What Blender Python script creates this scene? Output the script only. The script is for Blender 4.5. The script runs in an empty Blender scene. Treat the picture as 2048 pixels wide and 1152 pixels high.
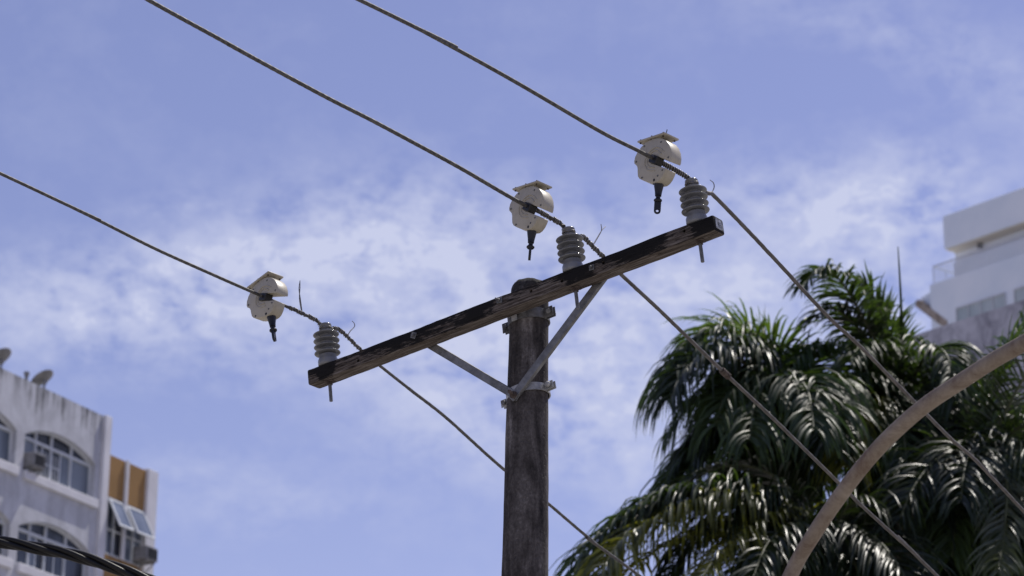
import bpy, bmesh, math, random
from mathutils import Vector as V, Matrix as M
import mathutils.noise as mn
random.seed(11)
PI = math.pi
sc = bpy.context.scene
COL = sc.collection

# ------------------------------------------------------------------ camera model
FPX, PITCH, ROLL, CZ = 5400.0, math.radians(19.3), math.radians(0.53), 2.4
CAM = V((0, 0, CZ))
FW = V((0, math.cos(PITCH), math.sin(PITCH)))
_U0 = V((0, -math.sin(PITCH), math.cos(PITCH)))
_R0 = V((1, 0, 0))
RT = _R0 * math.cos(ROLL) + _U0 * math.sin(ROLL)
UP = -_R0 * math.sin(ROLL) + _U0 * math.cos(ROLL)

def ray(x, y): return FW + RT * ((x - 1024) / FPX) - UP * ((y - 576) / FPX)
def P(x, y, z): return CAM + ray(x, y) * z
def px_of(p):
    d = p - CAM
    return 1024 + FPX * d.dot(RT) / d.dot(FW)
def on_plane(x, y, k, n):
    d = ray(x, y)
    return CAM + d * ((k - CAM).dot(n) / d.dot(n))

# ------------------------------------------------------------------ mesh helpers
def link(o, parent=None):
    COL.objects.link(o)
    if parent is not None: o.parent = parent
    return o

def obj(name, bm, m, parent=None, smooth=True, angle=35):
    """bm is in world coordinates (or in the local frame of the thing when parent is given)."""
    bmesh.ops.recalc_face_normals(bm, faces=bm.faces[:])
    me = bpy.data.meshes.new(name)
    loc = V((0, 0, 0))
    if parent is None:
        xs = [v.co for v in bm.verts]
        loc = V(((min(c.x for c in xs) + max(c.x for c in xs)) / 2, (min(c.y for c in xs) + max(c.y for c in xs)) / 2, min(c.z for c in xs)))
        bmesh.ops.translate(bm, verts=bm.verts[:], vec=-loc)
    bm.to_mesh(me); bm.free()
    for mm in (m if isinstance(m, (list, tuple)) else [m]): me.materials.append(mm)
    if smooth:
        for p in me.polygons: p.use_smooth = True
        try: me.set_sharp_from_angle(angle=math.radians(angle))
        except Exception: pass
    o = bpy.data.objects.new(name, me)
    o.location = loc
    return link(o, parent)

def thing(name, label, cat, mat=None, group=None):
    o = bpy.data.objects.new(name, None)
    o.empty_display_size = 0.1
    if mat is not None: o.matrix_world = mat
    link(o)
    return tag(o, label, cat, group)

def tag(o, label=None, cat=None, group=None, kind=None):
    if label: o['label'] = label
    if cat: o['category'] = cat
    if group: o['group'] = group
    if kind: o['kind'] = kind
    return o

def frame(o, x, y, z):
    m = M.Identity(4)
    for i, c in enumerate((x, y, z)):
        for j in range(3): m[j][i] = c[j]
    for j in range(3): m[j][3] = o[j]
    return m

def xf(bm, verts, m):
    if m is not None: bmesh.ops.transform(bm, matrix=m, verts=verts)

def box(bm, c, s, m=None, bevel=0.0, seg=1, mi=0):
    r = bmesh.ops.create_cube(bm, size=1.0)
    vs = r['verts']
    for v in vs: v.co = V((v.co.x * s[0] + c[0], v.co.y * s[1] + c[1], v.co.z * s[2] + c[2]))
    fs = set(f for v in vs for f in v.link_faces)
    for f in fs: f.material_index = mi
    if bevel > 0:
        es = list(set(e for v in vs for e in v.link_edges))
        rr = bmesh.ops.bevel(bm, geom=es, offset=bevel, segments=seg, affect='EDGES', profile=0.5)
        vs = list(set(v for f in rr['faces'] for v in f.verts) | set(v for v in vs if v.is_valid))
    xf(bm, vs, m)
    return vs

def lathe(bm, prof, m=None, n=28, cap=True):
    """prof: [(r, z)] from bottom to top, around local Z"""
    rings, allv = [], []
    for r, z in prof:
        if r < 1e-6:
            v = bm.verts.new((0, 0, z)); rings.append([v]); allv.append(v)
        else:
            ring = [bm.verts.new((r * math.cos(2 * PI * i / n), r * math.sin(2 * PI * i / n), z)) for i in range(n)]
            rings.append(ring); allv += ring
    for a, b in zip(rings, rings[1:]):
        if len(a) == 1 and len(b) == 1: continue
        for i in range(n):
            j = (i + 1) % n
            if len(a) == 1: bm.faces.new((a[0], b[i], b[j]))
            elif len(b) == 1: bm.faces.new((a[i], a[j], b[0]))
            else: bm.faces.new((a[i], a[j], b[j], b[i]))
    if cap:
        if len(rings[0]) > 1: bm.faces.new(rings[0][::-1])
        if len(rings[-1]) > 1: bm.faces.new(rings[-1])
    xf(bm, allv, m)
    return allv

def axis_m(p, d):
    """frame at p with local Z along d"""
    z = V(d).normalized()
    x = z.orthogonal().normalized()
    return frame(V(p), x, z.cross(x), z)

def rod(bm, a, b, r, n=12, r2=None, bev=0.0):
    a, b = V(a), V(b); L = (b - a).length; r2 = r if r2 is None else r2
    lathe(bm, [(r, 0), (r2, L)] if bev == 0 else [(r - bev, 0), (r, bev), (r2, L - bev), (r2 - bev, L)], axis_m(a, b - a), n)

def catmull(pts, per=8):
    pts = [V(p) for p in pts]
    q = [pts[0] * 2 - pts[1]] + pts + [pts[-1] * 2 - pts[-2]]
    out = []
    for i in range(1, len(q) - 2):
        a, b, c, d = q[i - 1], q[i], q[i + 1], q[i + 2]
        for k in range(per):
            t = k / per
            out.append(0.5 * ((2 * b) + (c - a) * t + (2 * a - 5 * b + 4 * c - d) * t * t + (3 * b - a - 3 * c + d) * t ** 3))
    out.append(pts[-1])
    return out

def resample(pts, step):
    out = [pts[0].copy()]; acc = 0.0
    for a, b in zip(pts, pts[1:]):
        L = (b - a).length
        if L < 1e-9: continue
        d = step - acc
        while d <= L:
            out.append(a + (b - a) * (d / L)); d += step
        acc = L - (d - step)
    if (out[-1] - pts[-1]).length > step * 0.3: out.append(pts[-1].copy())
    return out

def frames(pts):
    T = [(pts[min(i + 1, len(pts) - 1)] - pts[max(i - 1, 0)]).normalized() for i in range(len(pts))]
    n = T[0].orthogonal().normalized(); out = []
    for t in T:
        n = (n - t * n.dot(t)).normalized()
        out.append((t, n, t.cross(n)))
    return out

def tube(bm, pts, r, n=10, lobes=0, depth=0.0, pitch=0.1, cap=True, rough=0.0):
    pts = [V(p) for p in pts]; fr = frames(pts); rings = []; s = 0.0
    for i, p in enumerate(pts):
        if i: s += (p - pts[i - 1]).length
        t, a, b = fr[i]; rr = r[i] if isinstance(r, (list, tuple)) else r
        ring = []
        for k in range(n):
            th = 2 * PI * k / n
            q = rr
            if lobes: q = rr * (1 - depth * (0.5 - 0.5 * math.cos(lobes * (th - 2 * PI * s / pitch / lobes * 1.0))))
            if rough: q += rough * mn.noise(V((s * 30, th * 2, 3.1)))
            ring.append(bm.verts.new(p + a * (q * math.cos(th)) + b * (q * math.sin(th))))
        rings.append(ring)
    for a, b in zip(rings, rings[1:]):
        for k in range(n):
            j = (k + 1) % n
            bm.faces.new((a[k], a[j], b[j], b[k]))
    if cap:
        bm.faces.new(rings[0][::-1]); bm.faces.new(rings[-1])

def prism(bm, pts, y0, y1, m=None, bevel=0.0, seg=2):
    """outline in local XZ, extruded along local Y from y0 to y1"""
    a = [bm.verts.new((x, y0, z)) for x, z in pts]
    b = [bm.verts.new((x, y1, z)) for x, z in pts]
    fs = [bm.faces.new(a), bm.faces.new(b[::-1])]
    n = len(pts)
    for i in range(n): bm.faces.new((a[i], b[i], b[(i + 1) % n], a[(i + 1) % n]))
    vs = a + b
    bmesh.ops.recalc_face_normals(bm, faces=list(set(f for v in vs for f in v.link_faces)))
    if bevel > 0:
        es = [e for f in fs for e in f.edges]
        rr = bmesh.ops.bevel(bm, geom=es, offset=bevel, segments=seg, affect='EDGES', profile=0.5)
        vs = list(set(v for f in rr['faces'] for v in f.verts) | set(v for v in vs if v.is_valid))
    xf(bm, vs, m)
    return vs

def nb(): return bmesh.new()

# ------------------------------------------------------------------ material helpers
class N:
    def __init__(s, name):
        s.m = bpy.data.materials.new(name); s.m.use_nodes = True
        s.t = s.m.node_tree; s.b = s.t.nodes['Principled BSDF']; s.out = s.t.nodes['Material Output']
    def add(s, ty, **kw):
        n = s.t.nodes.new(ty)
        for k, v in kw.items(): setattr(n, k, v)
        return n
    def l(s, a, b): s.t.links.new(a, b)
    def coord(s, scale=(1, 1, 1), out='Object', rot=(0, 0, 0)):
        c = s.add('ShaderNodeTexCoord'); mp = s.add('ShaderNodeMapping')
        s.l(c.outputs[out], mp.inputs[0]); mp.inputs[3].default_value = scale; mp.inputs[2].default_value = rot
        return mp.outputs[0]
    def noise(s, vec, scale=5, detail=4, rough=0.55, dist=0.0):
        n = s.add('ShaderNodeTexNoise'); n.inputs['Scale'].default_value = scale; n.inputs['Detail'].default_value = detail
        n.inputs['Roughness'].default_value = rough; n.inputs['Distortion'].default_value = dist
        s.l(vec, n.inputs['Vector']); return n.outputs[0]
    def ramp(s, fac, stops):
        r = s.add('ShaderNodeValToRGB'); el = r.color_ramp.elements
        while len(el) < len(stops): el.new(0.5)
        for e, (p, c) in zip(el, stops):
            e.position = p; e.color = (*c, 1) if isinstance(c, (tuple, list)) else (c, c, c, 1)
        s.l(fac, r.inputs[0]); return r.outputs[0]
    def math(s, op, a, b=None, clamp=False):
        n = s.add('ShaderNodeMath', operation=op, use_clamp=clamp)
        for i, v in enumerate((a, b)):
            if v is None: continue
            if isinstance(v, (int, float)): n.inputs[i].default_value = v
            else: s.l(v, n.inputs[i])
        return n.outputs[0]
    def mix(s, fac, a, b, mode='MIX'):
        n = s.add('ShaderNodeMix', data_type='RGBA', blend_type=mode)
        for i, v in ((0, fac), (6, a), (7, b)):
            if isinstance(v, (int, float)): n.inputs[i].default_value = v
            elif isinstance(v, (tuple, list)): n.inputs[i].default_value = (*v, 1)
            else: s.l(v, n.inputs[i])
        return n.outputs[2]
    def bump(s, h, strength=0.3, dist=0.01):
        n = s.add('ShaderNodeBump'); n.inputs['Strength'].default_value = strength; n.inputs['Distance'].default_value = dist
        s.l(h, n.inputs['Height']); s.l(n.outputs[0], s.b.inputs['Normal'])
    def sep(s, vec):
        n = s.add('ShaderNodeSeparateXYZ'); s.l(vec, n.inputs[0]); return n.outputs
    def set(s, col=None, rough=None, metal=None, spec=None):
        for k, v in (('Base Color', col), ('Roughness', rough), ('Metallic', metal), ('Specular IOR Level', spec)):
            if v is None: continue
            if isinstance(v, (int, float)): s.b.inputs[k].default_value = v
            elif isinstance(v, (tuple, list)): s.b.inputs[k].default_value = (*v, 1)
            else: s.l(v, s.b.inputs[k])
        return s.m

def simple(name, c1, c2, scale=8, rough=0.5, metal=0.0, bump=0.0, bscale=60, spec=0.5, stretch=(1, 1, 1), lo=0.35, hi=0.65):
    n = N(name); v = n.coord(stretch)
    f = n.noise(v, scale, 5)
    n.set(n.ramp(f, [(lo, c1), (hi, c2)]), rough, metal, spec)
    if bump: n.bump(n.noise(v, bscale, 4), bump, 0.004)
    return n.m

# weathered timber, black preservative worn away in places (object X runs along the arm)
def m_timber():
    n = N('weathered_timber'); c = n.coord(); x, y, z = n.sep(c)
    grain = n.noise(n.coord((3, 60, 60)), 2.2, 6, 0.65, 0.4)
    bare = n.ramp(grain, [(0.30, (0.030, 0.024, 0.020)), (0.48, (0.092, 0.075, 0.064)), (0.66, (0.21, 0.185, 0.168))])
    big = n.noise(n.coord((2.6, 9, 9)), 1.5, 5, 0.6, 0.6)
    fine = n.noise(n.coord((6, 45, 60)), 2.2, 7, 0.74, 0.3)
    # where along the arm the black coat is still thick
    fx = n.math('ADD', n.math('MULTIPLY', x, 1 / 2.6), 0.5)
    along = n.ramp(fx, [(0.035, 0.34), (0.060, 0.46), (0.070, 0.86), (0.098, 0.80), (0.112, 0.36), (0.175, 0.42), (0.215, 0.60), (0.30, 0.66), (0.385, 0.58), (0.44, 0.70), (0.475, 0.62), (0.492, 0.38), (0.60, 0.36), (0.640, 0.50), (0.652, 0.84), (0.70, 0.72), (0.715, 0.46), (0.745, 0.48), (0.765, 0.68), (0.855, 0.62), (0.872, 0.42), (0.912, 0.44), (0.928, 0.84), (0.97, 0.86)])
    zz = n.math('MULTIPLY', z, 3.2)
    k = n.math('ADD', along, n.math('MULTIPLY', n.math('SUBTRACT', big, 0.5), 0.75))
    k = n.math('ADD', k, n.math('MULTIPLY', n.math('SUBTRACT', fine, 0.5), 1.5))
    k = n.math('ADD', k, zz)
    # underside mostly bare
    g = n.add('ShaderNodeTexCoord'); nz = n.sep(g.outputs['Normal'])[2]
    under = n.ramp(n.math('MULTIPLY', nz, -1.0), [(0.6, 0.0), (0.9, 0.34)])
    k = n.math('SUBTRACT', k, under)
    k = n.math('ADD', k, 0.035)
    mask = n.ramp(k, [(0.45, 0.0), (0.58, 1.0)])
    col = n.mix(mask, bare, n.mix(fine, (0.008, 0.008, 0.009), (0.022, 0.020, 0.019)))
    crack = n.ramp(n.noise(n.coord((1.1, 26, 30)), 1.6, 3, 0.5, 0.15), [(0.485, 0.0), (0.5, 1.0), (0.515, 0.0)])
    col = n.mix(n.math('MULTIPLY', crack, 0.8), col, (0.008, 0.007, 0.006))
    n.bump(n.math('SUBTRACT', n.mix(0.5, grain, mask), crack), 0.4, 0.004)
    return n.set(col, n.ramp(mask, [(0, 0.9), (1, 0.8)]), 0, 0.10)

def m_concrete_pole():
    n = N('weathered_concrete'); c = n.coord(); x, y, z = n.sep(c)
    streak = n.noise(n.coord((6, 6, 0.9)), 1.8, 5, 0.6, 0.6)
    blot = n.noise(n.coord((4, 4, 2.2)), 2.4, 6, 0.65, 0.3)
    grit = n.noise(n.coord((1, 1, 0.8)), 70, 4, 0.7)
    k = n.math('ADD', n.math('MULTIPLY', streak, 0.62), n.math('MULTIPLY', blot, 0.38))
    k = n.math('ADD', k, n.math('MULTIPLY', n.math('SUBTRACT', grit, 0.5), 0.24))
    col = n.ramp(k, [(0.36, (0.015, 0.013, 0.013)), (0.45, (0.046, 0.040, 0.038)), (0.54, (0.100, 0.089, 0.085)), (0.65, (0.25, 0.23, 0.22))])
    # black lichen over the cap
    top = n.ramp(n.math('ADD', n.math('SUBTRACT', z, 6.57), n.math('MULTIPLY', n.math('SUBTRACT', blot, 0.5), 0.5)), [(0.03, 0.0), (0.16, 0.85)])
    lic = n.ramp(grit, [(0.35, (0.010, 0.010, 0.010)), (0.58, (0.035, 0.034, 0.030)), (0.72, (0.10, 0.098, 0.088))])
    col = n.mix(top, col, lic)
    pit = n.noise(c, 38, 3, 0.6)
    n.bump(n.math('ADD', n.math('MULTIPLY', grit, 0.5), n.ramp(pit, [(0.3, 0.0), (0.45, 1.0)])), 0.55, 0.005)
    return n.set(col, 0.9, 0, 0.3)

def m_housing():
    n = N('cream_plastic'); c = n.coord()
    d = n.noise(c, 14, 5, 0.6); s = n.noise(n.coord((30, 30, 4)), 3, 4, 0.6)
    col = n.ramp(n.math('ADD', n.math('MULTIPLY', d, 0.6), n.math('MULTIPLY', s, 0.4)), [(0.3, (0.34, 0.305, 0.235)), (0.5, (0.43, 0.39, 0.305)), (0.7, (0.46, 0.42, 0.335))])
    n.bump(n.noise(c, 180, 2), 0.06, 0.002)
    return n.set(col, 0.42, 0, 0.4)

def m_leaf(name, c1, c2, t1, trans=0.35, rough=0.27):
    n = N(name); info = n.add('ShaderNodeObjectInfo')
    f = n.noise(n.coord((1, 1, 1)), 3.2, 4, 0.6)
    f = n.math('ADD', n.math('MULTIPLY', f, 0.75), n.math('MULTIPLY', info.outputs['Random'], 0.25))
    col = n.ramp(f, [(0.3, c1), (0.62, c2)])
    n.set(col, rough, 0, 0.42)
    tr = n.add('ShaderNodeBsdfTranslucent'); n.l(n.mix(0.75, col, t1), tr.inputs[0])
    mx = n.add('ShaderNodeMixShader'); mx.inputs[0].default_value = trans
    n.l(n.b.outputs[0], mx.inputs[1]); n.l(tr.outputs[0], mx.inputs[2]); n.l(mx.outputs[0], n.out.inputs[0])
    return n.m

def m_wall(name, top, base=(0.52, 0.53, 0.57), dark=(0.10, 0.10, 0.10), reach=1.3, amount=1.0, zs=0.28):
    """rendered wall with rain streaks running down from its top edge (object Z = height)"""
    n = N(name); c = n.coord(); z = n.sep(c)[2]
    st = n.noise(n.coord((3.0, 3.0, zs * 0.35)), 1.6, 5, 0.6, 0.2)
    bl = n.noise(n.coord((1, 1, 0.7)), 0.9, 5, 0.62, 0.4)
    depth = n.math('DIVIDE', n.math('SUBTRACT', top, z), reach)
    k = n.math('SUBTRACT', n.math('ADD', st, n.math('MULTIPLY', n.math('SUBTRACT', bl, 0.5), 0.6)), n.math('MULTIPLY', depth, 0.26))
    edge = n.ramp(k, [(0.42, 0.0), (0.58, 0.78)])
    patch = n.ramp(n.math('ADD', n.math('MULTIPLY', n.noise(n.coord((0.8, 0.8, 0.7)), 1.3, 6, 0.75, 0.6), 0.6), n.math('MULTIPLY', n.noise(n.coord((2.2, 2.2, 0.3)), 1.3, 5, 0.6), 0.4)), [(0.42, 0.0), (0.57, 0.62)])
    col = n.mix(patch, base, tuple(v * 0.62 for v in base))
    col = n.mix(n.math('MULTIPLY', edge, amount), col, dark)
    n.bump(n.noise(c, 14, 4), 0.15, 0.02)
    return n.set(col, 0.85, 0, 0.25)

def m_glass(name, c1, c2, scale=0.8):
    n = N(name)
    f = n.noise(n.coord((1, 1, 0.25)), scale, 4, 0.6)
    n.set(n.ramp(f, [(0.4, c1), (0.6, c2)]), 0.08, 0, 0.6)
    return n.m

TIMBER = m_timber(); POLE = m_concrete_pole(); CREAM = m_housing()
GALV = simple('galvanised_steel', (0.13, 0.13, 0.132), (0.24, 0.24, 0.242), 22, 0.55, 0.55, 0.15, 90)
GALV_B = simple('bright_galvanised_steel', (0.24, 0.24, 0.24), (0.42, 0.42, 0.415), 26, 0.5, 0.4, 0.15, 90)
GALV_D = simple('dull_galvanised_steel', (0.10, 0.10, 0.10), (0.20, 0.20, 0.205), 30, 0.6, 0.4, 0.2, 90)
RUSTY = simple('rusted_steel', (0.05, 0.035, 0.028), (0.13, 0.10, 0.085), 40, 0.8, 0.2, 0.25, 120)
PORC = simple('grey_porcelain', (0.135, 0.138, 0.145), (0.205, 0.208, 0.215), 14, 0.16, 0, 0.04, 90, 0.5)
BLACKP = simple('black_plastic', (0.006, 0.006, 0.008), (0.014, 0.014, 0.017), 20, 0.45)
WIREM = simple('weathered_aluminium_strand', (0.055, 0.052, 0.048), (0.135, 0.128, 0.12), 55, 0.62, 0.3, 0.15, 300)
SHEATH = simple('brown_grey_cable_sheath', (0.070, 0.062, 0.056), (0.135, 0.122, 0.112), 22, 0.65, 0.1, 0.2, 160)
TIEM = simple('aluminium_tie_wire', (0.12, 0.115, 0.108), (0.26, 0.25, 0.24), 60, 0.45, 0.5)
CABLEM = simple('black_cable_jacket', (0.004, 0.004, 0.0045), (0.009, 0.009, 0.0095), 30, 0.42, 0, 0.1, 150, 0.3)
PLATEM = simple('stamped_end_plate', (0.10, 0.10, 0.10), (0.42, 0.42, 0.41), 55, 0.45, 0.6, 0.4, 120)

# ------------------------------------------------------------------ setting: ground
bm = nb(); bmesh.ops.create_grid(bm, x_segments=8, y_segments=8, size=900)
g = N('ground_asphalt'); gc = g.coord()
g.set(g.ramp(g.noise(gc, 0.4, 6), [(0.35, (0.26, 0.245, 0.22)), (0.65, (0.37, 0.35, 0.32))]), 0.9)
ground = obj('ground', bm, g.m); tag(ground, kind='structure')

# ------------------------------------------------------------------ the pole and its crossarm
O = V((-0.02580894, 12.16336801, 6.56766531))
u = V((0.80190953, -0.58262138, 0.13257783)).normalized()
w = V((0.58778525, 0.80901699, 0.0))
v = u.cross(w)
HH, HW, L2 = 0.040, 0.045, 1.20
ARM = frame(O, u, w, v)
PR = 0.094
pc = O + u * 0.0236 + w * (HW + 0.012 + PR)           # pole axis at arm height
POLE_TOP = 6.735

def arm_t(px, hv=HH, hw=0.0):
    lo, hi = -1.4, 1.4
    for _ in range(50):
        m_ = (lo + hi) / 2
        if px_of(O + u * m_ + v * hv + w * hw) < px: lo = m_
        else: hi = m_
    return lo

pole = thing('utility_pole', 'dark weathered round concrete pole carrying a tilted timber crossarm', 'utility pole', M.Translation(V((pc.x, pc.y, 0))))
PINV = M.Translation(V((-pc.x, -pc.y, 0)))
# shaft
bm = nb(); prof = []; NS = 40
zs = [0, 1, 2, 3, 4, 4.4] + [4.5 + 0.04 * i for i in range(int((POLE_TOP - 0.05 - 4.5) / 0.04))]
def prad(z): return PR + (6.6 - z) * 0.0115
prof = [(prad(z), z) for z in zs]
zt = POLE_TOP
prof += [(prad(zt) - 0.004, zt - 0.045), (prad(zt) - 0.011, zt - 0.028), (prad(zt) - 0.022, zt - 0.012), (prad(zt) - 0.042, zt - 0.003), (0.0, zt + 0.002)]
lathe(bm, prof, None, NS)
for q in bm.verts:
    r = math.hypot(q.co.x, q.co.y)
    if r > 0.01 and q.co.z > 4.3:
        a = math.atan2(q.co.y, q.co.x)
        d = 0.003 * mn.noise(V((math.cos(a) * 1.6, math.sin(a) * 1.6, q.co.z * 2.1))) + 0.0018 * mn.noise(V((math.cos(a) * 6, math.sin(a) * 6, q.co.z * 9)))
        if q.co.z > zt - 0.06: d += 0.006 * mn.noise(V((q.co.x * 28, q.co.y * 28, q.co.z * 12))); q.co.z += 0.010 * mn.noise(V((q.co.x * 22, q.co.y * 22, 7)))
        q.co.x *= (r + d) / r; q.co.y *= (r + d) / r
    q.co.x += (q.co.z - 6.4) * 0.009
obj('shaft', bm, POLE, pole, angle=60)

TOARM = PINV @ ARM                                       # arm frame -> pole frame
def armobj(name, bm, m, parent, **k):
    """mesh in arm coordinates; the object keeps the arm frame so object X runs along the timber"""
    bmesh.ops.recalc_face_normals(bm, faces=bm.faces[:])
    me = bpy.data.meshes.new(name); bm.to_mesh(me); bm.free(); me.materials.append(m)
    for p in me.polygons: p.use_smooth = True
    me.set_sharp_from_angle(angle=math.radians(35))
    o = bpy.data.objects.new(name, me); link(o, parent)
    if parent is pole: o.matrix_local = TOARM
    return o
# timber with drilled holes (cut through with a boolean, cutters removed again)
bm = nb(); r = bmesh.ops.create_cube(bm, size=1.0)
for q in bm.verts: q.co = V((q.co.x * 2 * L2, q.co.y * 2 * HW, q.co.z * 2 * HH))
bmesh.ops.bevel(bm, geom=bm.edges[:], offset=0.0095, segments=2, affect='EDGES', profile=0.55)
bmesh.ops.subdivide_edges(bm, edges=[e for e in bm.edges if e.calc_length() > 1.0], cuts=70, use_grid_fill=True)
bmesh.ops.recalc_face_normals(bm, faces=bm.faces[:])
for q in bm.verts:
    c_ = q.co
    q.co = c_ + V((0.002 * mn.noise(V((c_.y * 60, c_.z * 60, c_.x))), 0.0022 * mn.noise(V((c_.x * 5, c_.y * 30, 1.7))) + 0.0014 * mn.noise(V((c_.x * 21, c_.z * 40, 4.2))), 0.0024 * mn.noise(V((c_.x * 4, c_.z * 30, 9.1))) + 0.0016 * mn.noise(V((c_.x * 24, c_.y * 40, 6.6)))))
tmp = bpy.data.meshes.new('tmp_arm'); bm.to_mesh(tmp); bm.free()
ta = bpy.data.objects.new('tmp_arm', tmp); COL.objects.link(ta)
holes = [(716, -0.012), (1062, 0.006), (1123, -0.002), (1207, 0.008), (1369, 0.012), (893, -0.031)]
bm = nb()
for hx, hz in holes[:5]:
    t = arm_t(hx, 0, -HW)
    rod(bm, (t, -0.1, hz), (t, 0.1, hz), 0.0085, 12)
tmc = bpy.data.meshes.new('tmp_cut'); bm.to_mesh(tmc); bm.free()
tc = bpy.data.objects.new('tmp_cut', tmc); COL.objects.link(tc)
md = ta.modifiers.new('b', 'BOOLEAN'); md.operation = 'DIFFERENCE'; md.object = tc; md.solver = 'EXACT'
dg = bpy.context.evaluated_depsgraph_get(); ev = ta.evaluated_get(dg)
cm = bpy.data.meshes.new_from_object(ev)
bm = nb(); bm.from_mesh(cm)
for o_ in (ta, tc): bpy.data.objects.remove(o_)
bpy.data.meshes.remove(cm)
arm = armobj('crossarm', bm, TIMBER, pole)

def hexbolt(t, z, side, parent, tilt=0.4, name='bolt', sz=1.0, stick=0.0):
    """square washer, hex head (and threaded end) on the arm's face at side -1 (near) / +1 (far)"""
    bm = nb(); y = side * HW
    m_ = M.Translation(V((t, y, z))) @ M.Rotation(tilt, 4, 'Y')
    box(bm, (0, side * 0.0022, 0), (0.046 * sz, 0.0044, 0.046 * sz), m_, 0.0012)
    lathe(bm, [(0.0125 * sz, 0), (0.0135 * sz, 0.002), (0.0135 * sz, 0.010), (0.011 * sz, 0.0125)], m_ @ M.Translation(V((0, side * 0.0042, 0))) @ M.Rotation(PI / 2 * (1 if side < 0 else -1), 4, 'X'), 6)
    if stick: rod(bm, m_ @ V((0, side * 0.014, 0)), m_ @ V((0, side * (0.014 + stick), 0)), 0.0075 * sz, 10)
    return armobj(name, bm, GALV_D, parent)
tb1, tb2, tb3 = arm_t(828, 0, -HW), arm_t(1000, 0, -HW), arm_t(1184, 0, -HW)
hexbolt(tb1, 0.008, -1, arm, 0.5, sz=0.68)
hexbolt(tb2, 0.019, -1, arm, 0.15, stick=0.02, sz=0.68)
hexbolt(tb3, 0.006, -1, arm, 0.1, sz=0.6)
# end plate nailed on the right end
bm = nb(); box(bm, (L2 + 0.0012, 0.0, 0.002), (0.0024, 0.062, 0.052), None, 0.0008)
for a in (-1, 1):
    for b in (-1, 1): box(bm, (L2 + 0.003, a * 0.026, 0.002 + b * 0.021), (0.002, 0.005, 0.005))
for k in range(3): box(bm, (L2 + 0.0029, 0.004 + 0.001 * k, 0.012 - 0.010 * k), (0.0012, 0.030 - 0.006 * (k % 2), 0.003))
armobj('end_plate', bm, PLATEM, arm)

# flat steel braces between the back of the arm and the front of the shaft
zb = 6.13
pfront = V((pc.x, pc.y, zb)) - w * (prad(zb) + 0.012)
for tt, off in ((tb1, 0.0), (tb3, 0.007)):
    top = O + u * tt + w * (HW + 0.007) - v * 0.004
    bot = pfront + w * (0.004 - off)
    d = (bot - top).normalized(); nrm = (w - d * w.dot(d)).normalized(); sd = d.cross(nrm)
    Lb = (bot - top).length
    m_ = PINV @ frame(top, sd, nrm, d)
    bm = nb(); box(bm, (0, 0, Lb / 2 + 0.0), (0.038, 0.005, Lb + 0.05), m_, 0.0012)
    # folded lip, so the bar is a light angle section
    box(bm, (0.0175, 0.0105, Lb / 2), (0.004, 0.016, Lb + 0.04), m_, 0.001)
    obj('brace', bm, GALV, pole)
# bolt that holds the feet of both braces
bm = nb(); q = pfront - w * 0.008
lathe(bm, [(0.02, 0), (0.02, 0.004), (0.0145, 0.0045), (0.0145, 0.017), (0.009, 0.0175), (0.009, 0.055)], PINV @ axis_m(q, -w + V((0.25, 0, 0.05))), 6)
obj('brace_bolt', bm, RUSTY, pole)

# clamp bands round the shaft with bolted lugs on both sides
def clamp(z, hgt, name, ball, tilt_v=None, lug=0.055):
    ax = V((u.x, u.y, u.z * (0.9 if tilt_v is None else tilt_v))).normalized()
    r0 = prad(z) + 0.001
    nn = ax.cross(w).normalized()
    m_ = PINV @ frame(V((pc.x, pc.y, z)), ax, w, nn)
    bm = nb(); n = 48
    rings = []
    for k in range(n):
        a = 2 * PI * k / n
        sag = 0.0
        ca, sa = math.cos(a), math.sin(a)
        rings.append([bm.verts.new(m_ @ V((ca * r, sa * r, h + sag))) for r, h in ((r0, -hgt / 2), (r0 + 0.006, -hgt / 2), (r0 + 0.006, hgt / 2), (r0, hgt / 2))])
    for k in range(n):
        a, b = rings[k], rings[(k + 1) % n]
        for i in range(4): bm.faces.new((a[i], a[(i + 1) % 4], b[(i + 1) % 4], b[i]))
    gm = GALV_B if ball else GALV_D
    band = obj(name, bm, gm, pole)
    for s in (-1, 1):
        bm = nb()
        for e in (-1, 1):
            box(bm, (s * (r0 + lug / 2 - 0.002), e * 0.011, 0), (lug, 0.005, hgt), m_, 0.0012)
        obj('lug', bm, gm, band)
        bm = nb()
        x = s * (r0 + lug * 0.6)
        rod(bm, m_ @ V((x, -0.022, 0)), m_ @ V((x, 0.038, 0)), 0.0060, 10)
        if ball and s > 0:
            lathe(bm, [(0, -0.012), (0.009, -0.010), (0.0145, -0.003), (0.0145, 0.003), (0.010, 0.009), (0, 0.011)], m_ @ M.Translation(V((x, -0.028, 0))) @ M.Rotation(PI / 2, 4, 'X'), 14)
        else:
            lathe(bm, [(0.0125, 0), (0.0125, 0.011)], m_ @ M.Translation(V((x, -0.0135, 0))) @ M.Rotation(PI / 2, 4, 'X'), 6)
        lathe(bm, [(0.0125, 0), (0.0125, 0.011)], m_ @ M.Translation(V((x, 0.0245, 0))) @ M.Rotation(PI / 2, 4, 'X'), 6)
        obj('clamp_bolt', bm, GALV_B if s > 0 else GALV_D, band)
    return band
clamp(6.535, 0.05, 'clamp_band', False, 1.0)
clamp(6.162, 0.038, 'clamp_band', True, 1.3)
# angle seat the arm rests against
bm = nb(); m_ = TOARM
box(bm, (0.02, HW + 0.006, 0.0), (0.10, 0.011, 0.07), m_, 0.002)
box(bm, (0.012, HW - 0.006, -HH - 0.014), (0.030, 0.010, 0.028), m_, 0.002)
obj('arm_seat', bm, GALV_B, pole)

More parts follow.
